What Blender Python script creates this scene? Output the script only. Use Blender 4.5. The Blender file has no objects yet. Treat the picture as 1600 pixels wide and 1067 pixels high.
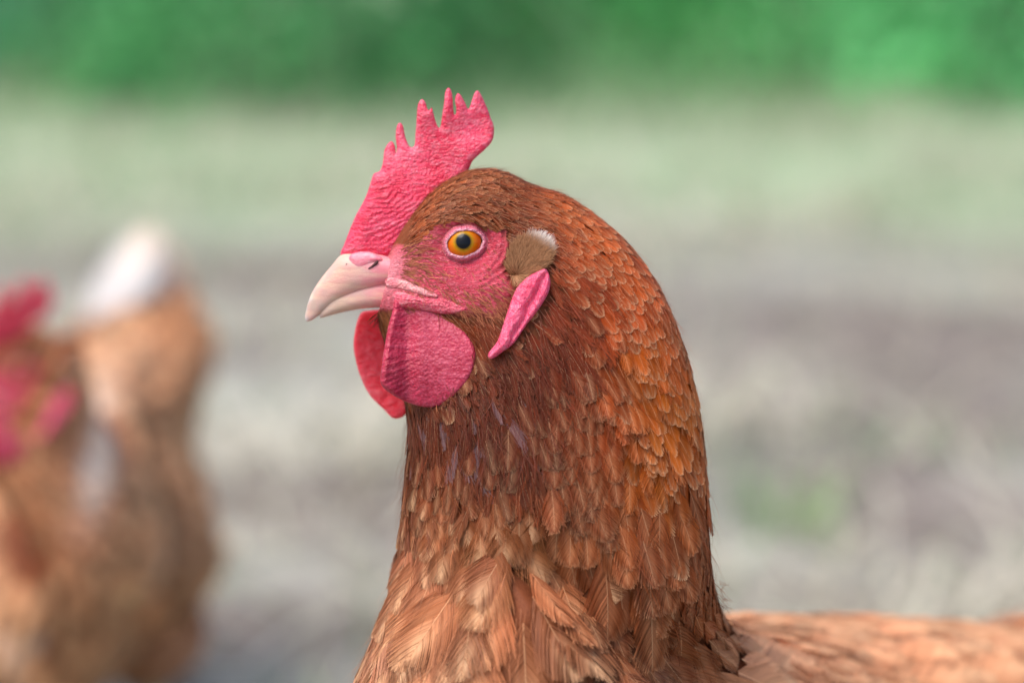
import bpy, math, random
import numpy as np
from mathutils import Vector, Matrix
from mathutils import geometry as mgeo
from mathutils.bvhtree import BVHTree

rng = np.random.default_rng(7)
random.seed(7)
scene = bpy.context.scene
COL = scene.collection

# ---------------------------------------------------------------- camera, sky, sun, exposure
S = 0.0001875            # metres per reference pixel in the plane of focus
PITCH = 0.17             # camera looks this far down
DIST = 0.833             # distance to the plane of focus
FZ = 0.36                # height of the middle of the plane of focus
cp, sp = math.cos(PITCH), math.sin(PITCH)
FWD = np.array([0, cp, -sp]); UP = np.array([0, sp, cp]); RIGHT = np.array([1.0, 0, 0])
FC = np.array([0, 0, FZ])
CAM = FC - DIST * FWD
cam_d = bpy.data.cameras.new("camera"); cam = bpy.data.objects.new("camera", cam_d); COL.objects.link(cam)
cam_d.lens = 100; cam_d.sensor_width = 36; cam_d.clip_start = 0.01; cam_d.clip_end = 400
cam.location = CAM; cam.rotation_euler = (math.pi / 2 - PITCH, 0, 0)
cam_d.dof.use_dof = True; cam_d.dof.focus_distance = DIST - 0.019; cam_d.dof.aperture_fstop = 5.0
scene.camera = cam

SUN_EL, SUN_AZ = math.radians(64), math.radians(-118)     # azimuth from +Y (away from the camera) towards +X
world = bpy.data.worlds.new("World"); scene.world = world; world.use_nodes = True
wn = world.node_tree.nodes; wl = world.node_tree.links
bg = wn["Background"]; sky = wn.new("ShaderNodeTexSky"); sky.sky_type = 'NISHITA'; sky.sun_disc = False
sky.sun_elevation = SUN_EL; sky.sun_rotation = SUN_AZ; sky.dust_density = 4; sky.air_density = 1.0; sky.ozone_density = 0.8
wl.new(sky.outputs[0], bg.inputs[0]); bg.inputs[1].default_value = 0.125
sun_d = bpy.data.lights.new("sun", 'SUN'); sun_d.energy = 1.5; sun_d.angle = math.radians(40); sun_d.color = (1, 0.96, 0.9)
sun = bpy.data.objects.new("sun", sun_d); COL.objects.link(sun); sun.location = (-1, 2, 4)
sdv = Vector((math.sin(SUN_AZ) * math.cos(SUN_EL), math.cos(SUN_AZ) * math.cos(SUN_EL), math.sin(SUN_EL)))
sun.rotation_euler = sdv.to_track_quat('Z', 'Y').to_euler()
scene.view_settings.view_transform = 'Standard'; scene.view_settings.look = 'None'
scene.view_settings.exposure = 0.9; scene.view_settings.gamma = 1.0
scene.cycles.max_bounces = 8; scene.cycles.transparent_max_bounces = 8


# ---------------------------------------------------------------- helpers
def lin(c):
    c = np.asarray(c, float) / 255.0
    return np.where(c <= 0.04045, c / 12.92, ((c + 0.055) / 1.055) ** 2.4)


def W(px, py, w):
    """orthographic: reference pixel and depth (pixels) -> metres, for modelling round the plane of focus"""
    px, py, w = np.broadcast_arrays(np.asarray(px, float), np.asarray(py, float), np.asarray(w, float))
    return FC + ((px - 800) * S)[..., None] * RIGHT + ((533.5 - py) * S)[..., None] * UP + (w * S)[..., None] * FWD


def Winv(P):
    d = P - FC
    return np.stack([d @ RIGHT / S + 800, 533.5 - d @ UP / S, d @ FWD / S], -1)


def Wp(px, py, wm):
    """perspective-correct point at depth wm metres behind the plane of focus"""
    k = (DIST + wm) / DIST
    return FC + (px - 800) * S * k * RIGHT + (533.5 - py) * S * k * UP + wm * FWD


def mesh_obj(name, V, F, mat=None, parent=None, base=None, smooth=True, attrs=None):
    me = bpy.data.meshes.new(name)
    V = np.asarray(V, float)
    if base is not None:
        V = V - base
    F = F if isinstance(F, np.ndarray) else list(F)
    if isinstance(F, np.ndarray):
        n, k = F.shape
        me.vertices.add(len(V)); me.vertices.foreach_set("co", V.astype(np.float32).ravel())
        me.loops.add(n * k); me.loops.foreach_set("vertex_index", F.astype(np.int32).ravel())
        me.polygons.add(n); me.polygons.foreach_set("loop_start", np.arange(0, n * k, k, dtype=np.int32))
        me.update(calc_edges=True)
    else:
        me.from_pydata([tuple(v) for v in V], [], [tuple(f) for f in F])
    for k, (typ, arr) in (attrs or {}).items():
        a = me.attributes.new(k, typ, 'POINT')
        a.data.foreach_set('color' if typ == 'FLOAT_COLOR' else 'vector' if typ == 'FLOAT_VECTOR' else 'value', np.asarray(arr, np.float32).ravel())
    if smooth:
        me.polygons.foreach_set("use_smooth", np.ones(len(me.polygons), bool))
    me.validate(); me.update()
    o = bpy.data.objects.new(name, me); COL.objects.link(o)
    if mat:
        me.materials.append(mat)
    if parent:
        o.parent = parent
    return o


def catmull(pts, n_per=8, closed=False):
    pts = np.asarray(pts, float); n = len(pts); out = []
    rngi = range(n) if closed else range(n - 1)
    for i in rngi:
        if closed:
            p0, p1, p2, p3 = pts[(i - 1) % n], pts[i], pts[(i + 1) % n], pts[(i + 2) % n]
        else:
            p0, p1, p2, p3 = pts[max(i - 1, 0)], pts[i], pts[i + 1], pts[min(i + 2, n - 1)]
        for u in np.linspace(0, 1, n_per, endpoint=False):
            out.append(0.5 * ((2 * p1) + (-p0 + p2) * u + (2 * p0 - 5 * p1 + 4 * p2 - p3) * u * u + (-p0 + 3 * p1 - 3 * p2 + p3) * u ** 3))
    if not closed:
        out.append(pts[-1])
    return np.array(out)


def resample(poly, step, closed=True):
    p = np.vstack([poly, poly[:1]]) if closed else poly
    seg = np.linalg.norm(np.diff(p, axis=0), axis=1); cum = np.r_[0, np.cumsum(seg)]
    n = max(8, int(cum[-1] / step)); t = np.linspace(0, cum[-1], n, endpoint=not closed)
    return np.stack([np.interp(t, cum, p[:, k]) for k in range(p.shape[1])], 1)


def dist_poly(q, poly):
    """unsigned distance of points q to closed polygon, and inside test"""
    a = poly; b = np.roll(poly, -1, 0); d = np.full(len(q), 1e9); ins = np.zeros(len(q), bool)
    for i in range(len(a)):
        ab = b[i] - a[i]; L = ab @ ab + 1e-12
        t = np.clip(((q - a[i]) @ ab) / L, 0, 1)
        d = np.minimum(d, np.linalg.norm(q - a[i] - t[:, None] * ab, axis=1))
        c = ((a[i, 1] > q[:, 1]) != (b[i, 1] > q[:, 1]))
        with np.errstate(divide='ignore', invalid='ignore'):
            xi = (b[i, 0] - a[i, 0]) * (q[:, 1] - a[i, 1]) / (b[i, 1] - a[i, 1]) + a[i, 0]
        ins ^= c & (q[:, 0] < xi)
    return d, ins


def inflate(poly, step, hfun, wfun, n_per=5, smooth_outline=True):
    """a closed solid from an outline in reference pixels: hfun(d,x,y) half thickness, wfun(x,y) depth of its mid-surface"""
    o = catmull(poly, n_per, True) if smooth_outline else np.asarray(poly, float)
    o = resample(o, step)
    lo, hi = o.min(0), o.max(0)
    gx, gy = np.meshgrid(np.arange(lo[0], hi[0], step), np.arange(lo[1], hi[1], step * 0.87))
    gx = gx + (np.arange(gx.shape[0]) % 2)[:, None] * step * 0.5
    g = np.stack([gx.ravel(), gy.ravel()], 1) + rng.normal(0, step * 0.06, (gx.size, 2))
    d, ins = dist_poly(g, o)
    g = g[ins & (d > step * 0.6)]
    pts = np.vstack([o, g]); no = len(o)
    r = mgeo.delaunay_2d_cdt([Vector(p) for p in pts], [], [list(range(no))], 1, 1e-5)
    v = np.array([tuple(p) for p in r[0]]); tri = [f for f in r[2]]
    d, _ = dist_poly(v, o); edge = d < 1e-3
    h = hfun(d, v[:, 0], v[:, 1]); h[edge] = 0
    wc = wfun(v[:, 0], v[:, 1])
    n = len(v); back = np.arange(n); k = n; idx = np.full(n, -1)
    inner = np.where(~edge)[0]; idx[inner] = n + np.arange(len(inner)); idx[edge] = np.where(edge)[0]
    P = np.vstack([np.c_[v, wc - h], np.c_[v[inner], (wc + h)[inner]]])
    F = []
    for t in tri:
        a, b, c = t
        cr = (v[b, 0] - v[a, 0]) * (v[c, 1] - v[a, 1]) - (v[b, 1] - v[a, 1]) * (v[c, 0] - v[a, 0])
        if cr > 0: a, b, c = a, c, b          # front face looks at -w (y is down in pixels)
        F.append((a, c, b)); F.append((idx[a], idx[b], idx[c]))
    return P, np.array(F)[:, ::-1]


def vnoise(x, y, seed=0, octaves=3):
    """cheap smooth noise from random plane waves"""
    r = np.random.default_rng(seed); out = np.zeros_like(x, float); amp = 1.0
    for o in range(octaves):
        for _ in range(5):
            a = r.uniform(0, 2 * np.pi); f = (2 ** o) * r.uniform(0.7, 1.4)
            out += amp * np.sin((x * np.cos(a) + y * np.sin(a)) * f * 2 * np.pi + r.uniform(0, 6.28)) / 5
        amp *= 0.5
    return out


def smooth01(x): x = np.clip(x, 0, 1); return x * x * (3 - 2 * x)


# ---------------------------------------------------------------- materials
class NT:
    def __init__(s, name):
        s.m = bpy.data.materials.new(name); s.m.use_nodes = True; s.t = s.m.node_tree; s.n = s.t.nodes; s.p = s.n["Principled BSDF"]; s.out = s.n["Material Output"]
    def new(s, typ, **kw):
        n = s.n.new(typ)
        for k, v in kw.items(): setattr(n, k, v)
        return n
    def link(s, a, b): s.t.links.new(a, b)
    def attr(s, name): n = s.new("ShaderNodeAttribute"); n.attribute_name = name; return n
    def mul(s, a, b, op='MULTIPLY'):
        n = s.new("ShaderNodeMath", operation=op)
        for i, q in enumerate((a, b)):
            if isinstance(q, (int, float)): n.inputs[i].default_value = q
            else: s.link(q, n.inputs[i])
        return n.outputs[0]
    def mix(s, fac, a, b, blend='MIX'):
        n = s.new("ShaderNodeMix", data_type='RGBA', blend_type=blend)
        for i, q in ((0, fac), (6, a), (7, b)):
            if isinstance(q, (int, float)): n.inputs[i].default_value = q
            elif isinstance(q, (tuple, list, np.ndarray)): n.inputs[i].default_value = (*[float(x) for x in q[:3]], 1)
            else: s.link(q, n.inputs[i])
        return n.outputs[2]
    def noise(s, vec, scale, detail=3, rough=0.55, dist=0.0, out=0):
        n = s.new("ShaderNodeTexNoise"); n.inputs["Scale"].default_value = scale; n.inputs["Detail"].default_value = detail
        n.inputs["Roughness"].default_value = rough; n.inputs["Distortion"].default_value = dist
        if vec is not None: s.link(vec, n.inputs["Vector"])
        return n.outputs[out]
    def voro(s, vec, scale, feature='F1', rand=1.0):
        n = s.new("ShaderNodeTexVoronoi", feature=feature); n.inputs["Scale"].default_value = scale; n.inputs["Randomness"].default_value = rand
        s.link(vec, n.inputs["Vector"]); return n.outputs[0]
    def mapping(s, vec, scale=(1, 1, 1), rot=(0, 0, 0)):
        n = s.new("ShaderNodeMapping"); n.inputs["Scale"].default_value = scale; n.inputs["Rotation"].default_value = rot
        s.link(vec, n.inputs["Vector"]); return n.outputs[0]
    def ramp(s, fac, stops):
        n = s.new("ShaderNodeValToRGB"); cr = n.color_ramp
        while len(cr.elements) > 1: cr.elements.remove(cr.elements[-1])
        for i, (p, c) in enumerate(stops):
            e = cr.elements[0] if i == 0 else cr.elements.new(p)
            e.position = p; c = c if hasattr(c, '__len__') else (c, c, c); e.color = (*[float(x) for x in c[:3]], 1)
        s.link(fac, n.inputs[0]); return n.outputs[0]
    def bump(s, height, dist, strength=1.0, normal=None):
        n = s.new("ShaderNodeBump"); n.inputs["Distance"].default_value = dist; n.inputs["Strength"].default_value = strength
        s.link(height, n.inputs["Height"])
        if normal is not None: s.link(normal, n.inputs["Normal"])
        return n.outputs[0]
    def set(s, **kw):
        for k, v in kw.items():
            k = k.replace('_', ' ')
            i = s.p.inputs[k]
            if isinstance(v, (int, float)): i.default_value = v
            elif isinstance(v, (tuple, list, np.ndarray)): i.default_value = (*[float(x) for x in v], 1) if i.type == 'RGBA' else tuple(float(x) for x in v)
            else: s.link(v, i)
        return s.m


def flesh(name, base, deep, pale, sss=0.35, rough=0.5, fold_scale=(0.02, 0.16, 0.05), fold_rot=0.0, pap=0.26, fold_amt=0.00035, pap_amt=0.00025, trans=0.0):
    """bare red skin: papillae, folds, slight translucency. texture space = attribute pp (pixels of the photo scale)"""
    t = NT(name); pp = t.attr("pp").outputs["Vector"]
    warp = t.new("ShaderNodeVectorMath", operation='ADD')
    nz = t.new("ShaderNodeTexNoise"); nz.inputs["Scale"].default_value = 0.03; t.link(pp, nz.inputs["Vector"])
    sc = t.new("ShaderNodeVectorMath", operation='SCALE'); sc.inputs["Scale"].default_value = 22; t.link(nz.outputs["Color"], sc.inputs[0])
    t.link(pp, warp.inputs[0]); t.link(sc.outputs[0], warp.inputs[1])
    fold = t.noise(t.mapping(warp.outputs[0], fold_scale, (0, 0, fold_rot)), 1.0, 3, 0.6)
    papil = t.voro(pp, pap, 'SMOOTH_F1', 0.9)
    big = t.noise(pp, 0.018, 3)
    fine = t.noise(pp, 0.5, 2)
    amt = t.attr("fold").outputs["Fac"]
    foldm = t.mul(t.mul(fold, -0.5, 'ADD'), amt)
    c = t.mix(t.ramp(big, [(0.35, 0.0), (0.68, 1.0)]), deep, base)
    c = t.mix(t.mul(t.ramp(papil, [(0.15, 0.0), (0.75, 1.0)]), 0.45), c, deep)
    c = t.mix(t.mul(t.ramp(fold, [(0.5, 0.0), (0.72, 1.0)]), 0.35), c, pale)
    c = t.mix(t.mul(t.ramp(fine, [(0.55, 0.0), (0.75, 1.0)]), 0.22), c, pale)
    inv = t.mul(t.mul(amt, -1.0), 1.0, 'ADD'); c = t.mix(t.mul(inv, t.ramp(t.noise(pp, 0.16, 3), [(0.42, 0.0), (0.66, 0.4)])), c, pale)
    b1 = t.bump(foldm, fold_amt * 7, 1.0)
    b2 = t.bump(t.mul(papil, -1.0), pap_amt * 2.2, 1.0, b1)
    b3 = t.bump(fine, pap_amt * 0.8, 0.7, b2)
    m = t.set(Base_Color=c, Roughness=rough, Normal=b3, Subsurface_Weight=sss, Subsurface_Radius=(1.0, 0.25, 0.18), Subsurface_Scale=0.0025, Specular_IOR_Level=0.5)
    if trans:
        tr = t.new("ShaderNodeBsdfTranslucent"); t.link(c, tr.inputs[0]); mx = t.new("ShaderNodeMixShader"); mx.inputs[0].default_value = trans
        t.link(t.p.outputs[0], mx.inputs[1]); t.link(tr.outputs[0], mx.inputs[2]); t.link(mx.outputs[0], t.out.inputs[0])
    return m


def feather_mat(name, from_object):
    t = NT(name)
    tint = t.new("ShaderNodeObjectInfo").outputs["Color"] if from_object else t.attr("Tint").outputs["Color"]
    pat = t.new("ShaderNodeSeparateXYZ"); t.link(t.attr("pat").outputs["Vector"], pat.inputs[0])
    pale = t.mix(0.5, tint, tuple(lin((248, 206, 160))))
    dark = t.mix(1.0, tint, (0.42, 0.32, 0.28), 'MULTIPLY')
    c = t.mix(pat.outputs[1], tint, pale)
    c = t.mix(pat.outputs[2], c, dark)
    br = t.new("ShaderNodeMix", data_type='RGBA', blend_type='MULTIPLY'); br.inputs[0].default_value = 1
    cmb = t.new("ShaderNodeCombineXYZ")
    for i in range(3): t.link(pat.outputs[0], cmb.inputs[i])
    t.link(c, br.inputs[6]); t.link(cmb.outputs[0], br.inputs[7]); c = br.outputs[2]
    t.set(Base_Color=c, Roughness=0.48, Specular_IOR_Level=0.14)
    tr = t.new("ShaderNodeBsdfTranslucent"); t.link(c, tr.inputs[0]); mx = t.new("ShaderNodeMixShader"); mx.inputs[0].default_value = 0.12
    t.link(t.p.outputs[0], mx.inputs[1]); t.link(tr.outputs[0], mx.inputs[2]); t.link(mx.outputs[0], t.out.inputs[0])
    return t.m


def simple(name, col, rough=0.6, **kw):
    t = NT(name); return t.set(Base_Color=col, Roughness=rough, **kw)


M_FEATHER_OBJ = feather_mat("feather_single", True)
M_FEATHER = feather_mat("feather_mass", False)
M_COMB = flesh("comb_flesh", lin((250, 82, 120)), lin((234, 38, 80)), lin((255, 178, 192)), sss=0.3, rough=0.5, fold_scale=(0.028, 0.13, 0.05), fold_rot=-0.35, pap=0.3, fold_amt=0.00022, pap_amt=0.0002, trans=0.14)
M_WATTLE = flesh("wattle_flesh", lin((192, 42, 78)), lin((164, 22, 56)), lin((226, 108, 134)), sss=0.25, rough=0.5, fold_scale=(0.03, 0.12, 0.05), fold_rot=0.5, pap=0.24, fold_amt=0.00014, pap_amt=0.00013, trans=0.1)
M_WATTLE_FAR = flesh("wattle_flesh_backlit", lin((255, 92, 112)), lin((255, 56, 80)), lin((255, 165, 172)), sss=0.6, rough=0.5, fold_scale=(0.03, 0.12, 0.05), fold_rot=0.5, pap=0.2, fold_amt=0.0002, pap_amt=0.00008, trans=0.3)  # brighter copy of the wattle flesh: backlit glow put into the colour
M_LOBE = flesh("lobe_flesh", lin((238, 88, 128)), lin((220, 50, 92)), lin((250, 180, 198)), sss=0.3, rough=0.45, fold_scale=(0.12, 0.03, 0.05), fold_rot=0.5, pap=0.35, pap_amt=0.00012)


def body_material():
    t = NT("hen_skin"); pp = t.attr("pp").outputs["Vector"]; mask = t.attr("skin").outputs["Fac"]
    big = t.noise(pp, 0.03, 3); fine = t.noise(t.mapping(pp, (0.09, 0.3, 0.15), (0, 0, 0.55)), 1.0, 4, 0.6, 1.2)
    papil = t.voro(pp, 0.2, 'SMOOTH_F1', 1.0)
    c = t.mix(t.ramp(big, [(0.35, 0.0), (0.65, 1.0)]), lin((186, 40, 64)), lin((216, 70, 96)))
    c = t.mix(t.mul(t.ramp(fine, [(0.5, 0.0), (0.7, 1.0)]), 0.5), c, lin((246, 158, 170)))
    c = t.mix(t.mul(t.ramp(papil, [(0.1, 0.0), (0.8, 1.0)]), 0.5), c, lin((170, 42, 60)))
    c = t.mix(t.attr('cere').outputs['Fac'], c, t.mix(fine, lin((226, 112, 132)), lin((236, 164, 168))))
    c = t.mix(mask, t.mix(t.noise(t.mapping(pp, (0.3, 0.06, 0.3)), 1.0, 3), lin((84, 44, 28)), lin((140, 80, 52))), c)
    h = t.mul(t.mul(fine, 0.9), t.mul(papil, -0.5), 'ADD')
    return t.set(Base_Color=c, Roughness=0.5, Normal=t.bump(t.mul(h, mask), 0.0011), Subsurface_Weight=t.mul(mask, 0.2), Subsurface_Radius=(1, 0.3, 0.2), Subsurface_Scale=0.002, Specular_IOR_Level=t.mul(t.mul(mask, 0.42), 0.05, 'ADD'))


M_BODY = body_material()


# ---------------------------------------------------------------- the lofted hen body
class Loft:
    def __init__(s, rings, disp=None):
        s.T = np.array([r[0] for r in rings]); s.B = np.array([r[1] for r in rings]); s.h = np.array([[r[2]] for r in rings]); s.sd = np.array([r[3] for r in rings], float)
        s.n = len(rings); s.disp = disp

    @staticmethod
    def cr(A, t):
        n = len(A); i = np.clip(np.floor(t).astype(int), 0, n - 2); u = (t - i)[..., None]
        p0, p1, p2, p3 = A[np.maximum(i - 1, 0)], A[i], A[i + 1], A[np.minimum(i + 2, n - 1)]
        return 0.5 * (2 * p1 + (-p0 + p2) * u + (2 * p0 - 5 * p1 + 4 * p2 - p3) * u ** 2 + (-p0 + 3 * p1 - 3 * p2 + p3) * u ** 3)

    def __call__(s, t, th):
        t = np.asarray(t, float); th = np.asarray(th, float)
        T, B, h, sd = s.cr(s.T, t), s.cr(s.B, t), s.cr(s.h, t), s.cr(s.sd, t)
        sd = sd / np.linalg.norm(sd, axis=-1, keepdims=True)
        c, si = np.cos(th)[..., None], np.sin(th)[..., None]
        P = (T + B) / 2 + (T - B) / 2 * c - sd * h * np.sign(si) * np.abs(si) ** 0.9
        if s.disp is not None: P = s.disp(P, t, th)
        return P

    def frame(s, t, th, e=0.02):
        P = s(t, th); dt = s(np.clip(t + e, 0, s.n - 1), th) - s(np.clip(t - e, 0, s.n - 1), th); dq = s(t, th + e) - s(t, th - e)
        N = np.cross(dt, dq); N /= np.linalg.norm(N, axis=-1, keepdims=True) + 1e-15
        T, B = s.cr(s.T, t), s.cr(s.B, t); out = P - (T + B) / 2
        N *= np.sign(np.sum(N * out, -1, keepdims=True))
        D = dt - N * np.sum(dt * N, -1, keepdims=True); D /= np.linalg.norm(D, axis=-1, keepdims=True) + 1e-15
        return P, N, D

    def grid(s, nt, nth, t0=0, t1=None):
        t = np.linspace(t0, s.n - 1 if t1 is None else t1, nt); th = np.linspace(0, 2 * np.pi, nth, endpoint=False)
        tt, hh = np.meshgrid(t, th, indexing='ij'); return tt, hh, s(tt, hh)


def loft_faces(nt, nth):
    i, j = np.meshgrid(np.arange(nt - 1), np.arange(nth), indexing='ij'); j2 = (j + 1) % nth
    return np.stack([i * nth + j, i * nth + j2, (i + 1) * nth + j2, (i + 1) * nth + j], -1).reshape(-1, 4)


HEAD = [  # crown point, lower point, half depth (reference pixels)
    ((602, 410), (616, 474), 36), ((616, 380), (600, 488), 50), ((640, 340), (590, 498), 62), ((672, 302), (595, 516), 74),
    ((708, 276), (601, 538), 84), ((745, 264), (608, 562), 90), ((787, 267), (619, 592), 95), ((832, 288), (631, 624), 104),
    ((886, 306), (638, 652), 116), ((941, 343), (637, 690), 132), ((990, 389), (633, 738), 144), ((1034, 454), (629, 790), 153),
    ((1066, 532), (626, 838), 160), ((1088, 612), (624, 880), 166), ((1102, 702), (613, 922), 173), ((1108, 800), (596, 972), 184),
    ((1116, 900), (572, 1034), 202)]
N_HEAD = len(HEAD)
AX = math.radians(40); AXIS = np.array([math.cos(AX), math.sin(AX), 0]); SIDE = np.array([-math.sin(AX), math.cos(AX), 0]); ZUP = np.array([0, 0, 1.0])


def main_disp(P, t, th):
    q = Winv(P); x, y = q[..., 0], q[..., 1]; near = np.sin(th)
    wgt = smooth01(np.abs(near) / 0.35) * np.sign(near)
    def g(x0, y0, sx, sy): return np.exp(-((x - x0) / sx) ** 2 - ((y - y0) / sy) ** 2)
    o = 8 * g(728, 345, 48, 15) - 24 * g(728, 386, 38, 31) + 7 * g(775, 450, 45, 30) - 8 * g(655, 410, 30, 40) - 22 * g(690, 560, 70, 45) + 6 * g(650, 470, 40, 14)
    # creases of the bare face: arcs round the eye, ripples on the cheek
    er = np.hypot((x - 728) * 0.9, (y - 384) * 1.05); fw = np.exp(-((er - 58) / 26) ** 2)
    o = o + 1.9 * fw * np.sin(er / 9.5 * 2 * np.pi + 1.6 * vnoise(x / 50, y / 50, 15, 2)) * smooth01((x - 690) / 60) + 1.5 * vnoise(x / 24, y / 30, 16, 3) * g(720, 420, 75, 70)
    head_w = 1 - smooth01((t - 9) / 2.0)
    o = o * head_w
    # hackle ridge and the groove behind it
    ax, ay, bx, by = 905, 575, 1075, 745
    L = math.hypot(bx - ax, by - ay); ux, uy = (bx - ax) / L, (by - ay) / L
    s = (x - ax) * ux + (y - ay) * uy; d = (x - ax) * uy - (y - ay) * ux
    al = smooth01(s / 60) * (1 - smooth01((s - L + 40) / 90))
    o = o + al * (14 * np.exp(-((d + 12) / 22) ** 2) - 12 * np.exp(-((d - 22) / 20) ** 2)) * (near > 0)
    # the breast swells over the side of the neck: a fold line running down to the right
    ax, ay, bx, by = 800, 862, 1040, 1075
    L = math.hypot(bx - ax, by - ay); ux, uy = (bx - ax) / L, (by - ay) / L
    s = (x - ax) * ux + (y - ay) * uy; d = (x - ax) * uy - (y - ay) * ux      # d>0 : right / above the line
    al = smooth01((s + 40) / 110)
    o = o + al * (44 * smooth01(-(d - 14) / 34) * np.exp(-np.maximum(-d - 40, 0) / 260) - 56 * np.exp(-((d - 36) / 42) ** 2)) * (near > 0)
    o = o * (1 - smooth01((t - 17.5) / 1.5))
    return P - (o * wgt * S)[..., None] * FWD


rings = [(W(*T, 0), W(*B, 0), h * S, FWD) for T, B, h in HEAD]
def trunk(px, py, wm, da, dz, hw, tw):
    T = Wp(px, py, wm); sd = FWD * (1 - tw) + SIDE * tw
    return (T, T + AXIS * da - ZUP * dz, hw, sd)
def mixside(k): return FWD * (1 - k) + SIDE * k
rings += [(Wp(1132, 965, 0.03), Wp(545, 1130, -0.012), 0.045, mixside(0.3)), (Wp(1156, 985, 0.058), Wp(540, 1320, -0.02), 0.056, mixside(0.65)), (Wp(1200, 966, 0.09), Wp(612, 1560, -0.005), 0.066, SIDE),
          trunk(1310, 966, 0.118, -0.145, 0.13, 0.072, 1), trunk(1460, 976, 0.148, -0.125, 0.142, 0.076, 1), trunk(1610, 985, 0.182, -0.095, 0.138, 0.072, 1),
          trunk(1760, 950, 0.215, -0.06, 0.115, 0.058, 1), trunk(1880, 925, 0.24, -0.03, 0.075, 0.038, 1), trunk(1950, 910, 0.255, -0.012, 0.035, 0.018, 1)]
main = Loft(rings, main_disp)

BASE = np.array([0.07, 0.06, 0.0])


def root(name, base, label, cat, group=None):
    o = bpy.data.objects.new(name, None); COL.objects.link(o); o.location = base; o['label'] = label; o['category'] = cat
    if group: o['group'] = group
    return o


hen = root("hen", BASE, "brown hen in sharp profile with pink comb, orange eye and ruffled breast", "hen", "hens in the yard")

FACE = np.array([(580, 400), (640, 392), (662, 372), (690, 352), (715, 343), (745, 346), (768, 352), (790, 366), (796, 385), (790, 405), (786, 425), (800, 450), (790, 480), (760, 492), (700, 488), (640, 486), (580, 486)], float)


def skin_mask(x, y):
    q = np.stack([x.ravel(), y.ravel()], 1); d, i = dist_poly(q, FACE)
    sd = np.where(i, d, -d).reshape(x.shape); sd = sd + 7 * vnoise(x / 60, y / 60, 5, 3)
    return smooth01((sd + 8) / 16)


nt1, nth = 330, 260
tt = np.concatenate([np.linspace(0, 9, 190, endpoint=False), np.linspace(9, main.n - 1, 150)]); th = np.linspace(0, 2 * np.pi, nth, endpoint=False)
tg, hg = np.meshgrid(tt, th, indexing='ij'); PB = main(tg, hg)
qb = Winv(PB); mask = skin_mask(qb[..., 0], qb[..., 1]) * (tg < 9)
Fb = loft_faces(len(tt), nth); Vb = PB.reshape(-1, 3)
_, NB, _ = main.frame(tg.ravel(), hg.ravel())
inset = np.interp(tg, [0, 4, 8, 12, 16, 18, 24], [0, 3, 5, 8, 16, 14, 8]) * (1 - mask) * smooth01((tg - 1.0) / 1.5) * smooth01((main.n - 1 - tg) / 1.5)
Vb_out = Vb; Vb = Vb - NB * (inset.ravel() * S)[:, None]
V2 = np.vstack([Vb, Vb[:nth].mean(0), Vb[-nth:].mean(0)]); nV = len(Vb)
capA = np.array([(nV, (j + 1) % nth, j, j) for j in range(nth)]); off = nV - nth
facesB = [tuple(f) for f in Fb] + [(nV, (j + 1) % nth, j) for j in range(nth)] + [(nV + 1, off + j, off + (j + 1) % nth) for j in range(nth)]
ppb = np.vstack([qb.reshape(-1, 3), Winv(V2[-2:])])
body = mesh_obj("body", V2, facesB, M_BODY, hen, BASE, attrs={"pp": ('FLOAT_VECTOR', ppb), "skin": ('FLOAT', np.r_[mask.ravel(), 0, 0]), "cere": ('FLOAT', np.exp(-((ppb[:, 0] - 600) / 34) ** 2 - ((ppb[:, 1] - 425) / 40) ** 2))})
bvh = BVHTree.FromPolygons([tuple(v) for v in Vb_out], [tuple(f) for f in Fb])


def surf_w(px, py, default=0.0):
    o = W(px, py, -2000); h = bvh.ray_cast(Vector(o), Vector(FWD))
    return default if h[0] is None else float(Winv(np.array(h[0]))[2])


def surfv(x, y): return np.array([surf_w(float(a), float(b)) for a, b in zip(x, y)])


def px_mesh(name, P, F, mat, parent, fold=1.0, extra=None):
    P = np.asarray(P, float); at = {"pp": ('FLOAT_VECTOR', P), "fold": ('FLOAT', np.broadcast_to(fold, len(P)) if not np.isscalar(fold) else np.full(len(P), fold))}
    at.update(extra or {})
    return mesh_obj(name, W(P[:, 0], P[:, 1], P[:, 2]), F, mat, parent, BASE, attrs=at)


# ---- comb
COMB = [(533, 400), (538, 382), (544, 366), (551, 348), (558, 333), (567, 317), (573, 304), (577, 292), (581, 279), (585, 271), (593, 268), (597, 259), (599, 248), (600, 237), (605, 226),
        (612, 221), (617, 228), (619, 240), (620, 230), (618, 213), (620, 198), (625, 192), (630, 198), (633, 213), (638, 226), (643, 231), (648, 227), (649, 213), (651, 190), (653, 166), (659, 156),
        (665, 161), (668, 171), (671, 174), (675, 169), (678, 180), (681, 191), (686, 201), (689, 196), (691, 182), (694, 163), (696, 145), (701, 138), (706, 145), (708, 162), (709, 176), (711, 181), (713, 172), (711, 157),
        (715, 147), (721, 151), (727, 162), (732, 171), (737, 159), (741, 147), (746, 142), (752, 149), (759, 164), (764, 176), (767, 185), (771, 194), (772, 207), (769, 221), (759, 233), (747, 244), (738, 253),
        (733, 264), (722, 282), (706, 300), (692, 318), (672, 340), (654, 362), (640, 384), (628, 402), (600, 412), (560, 412)]


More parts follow.
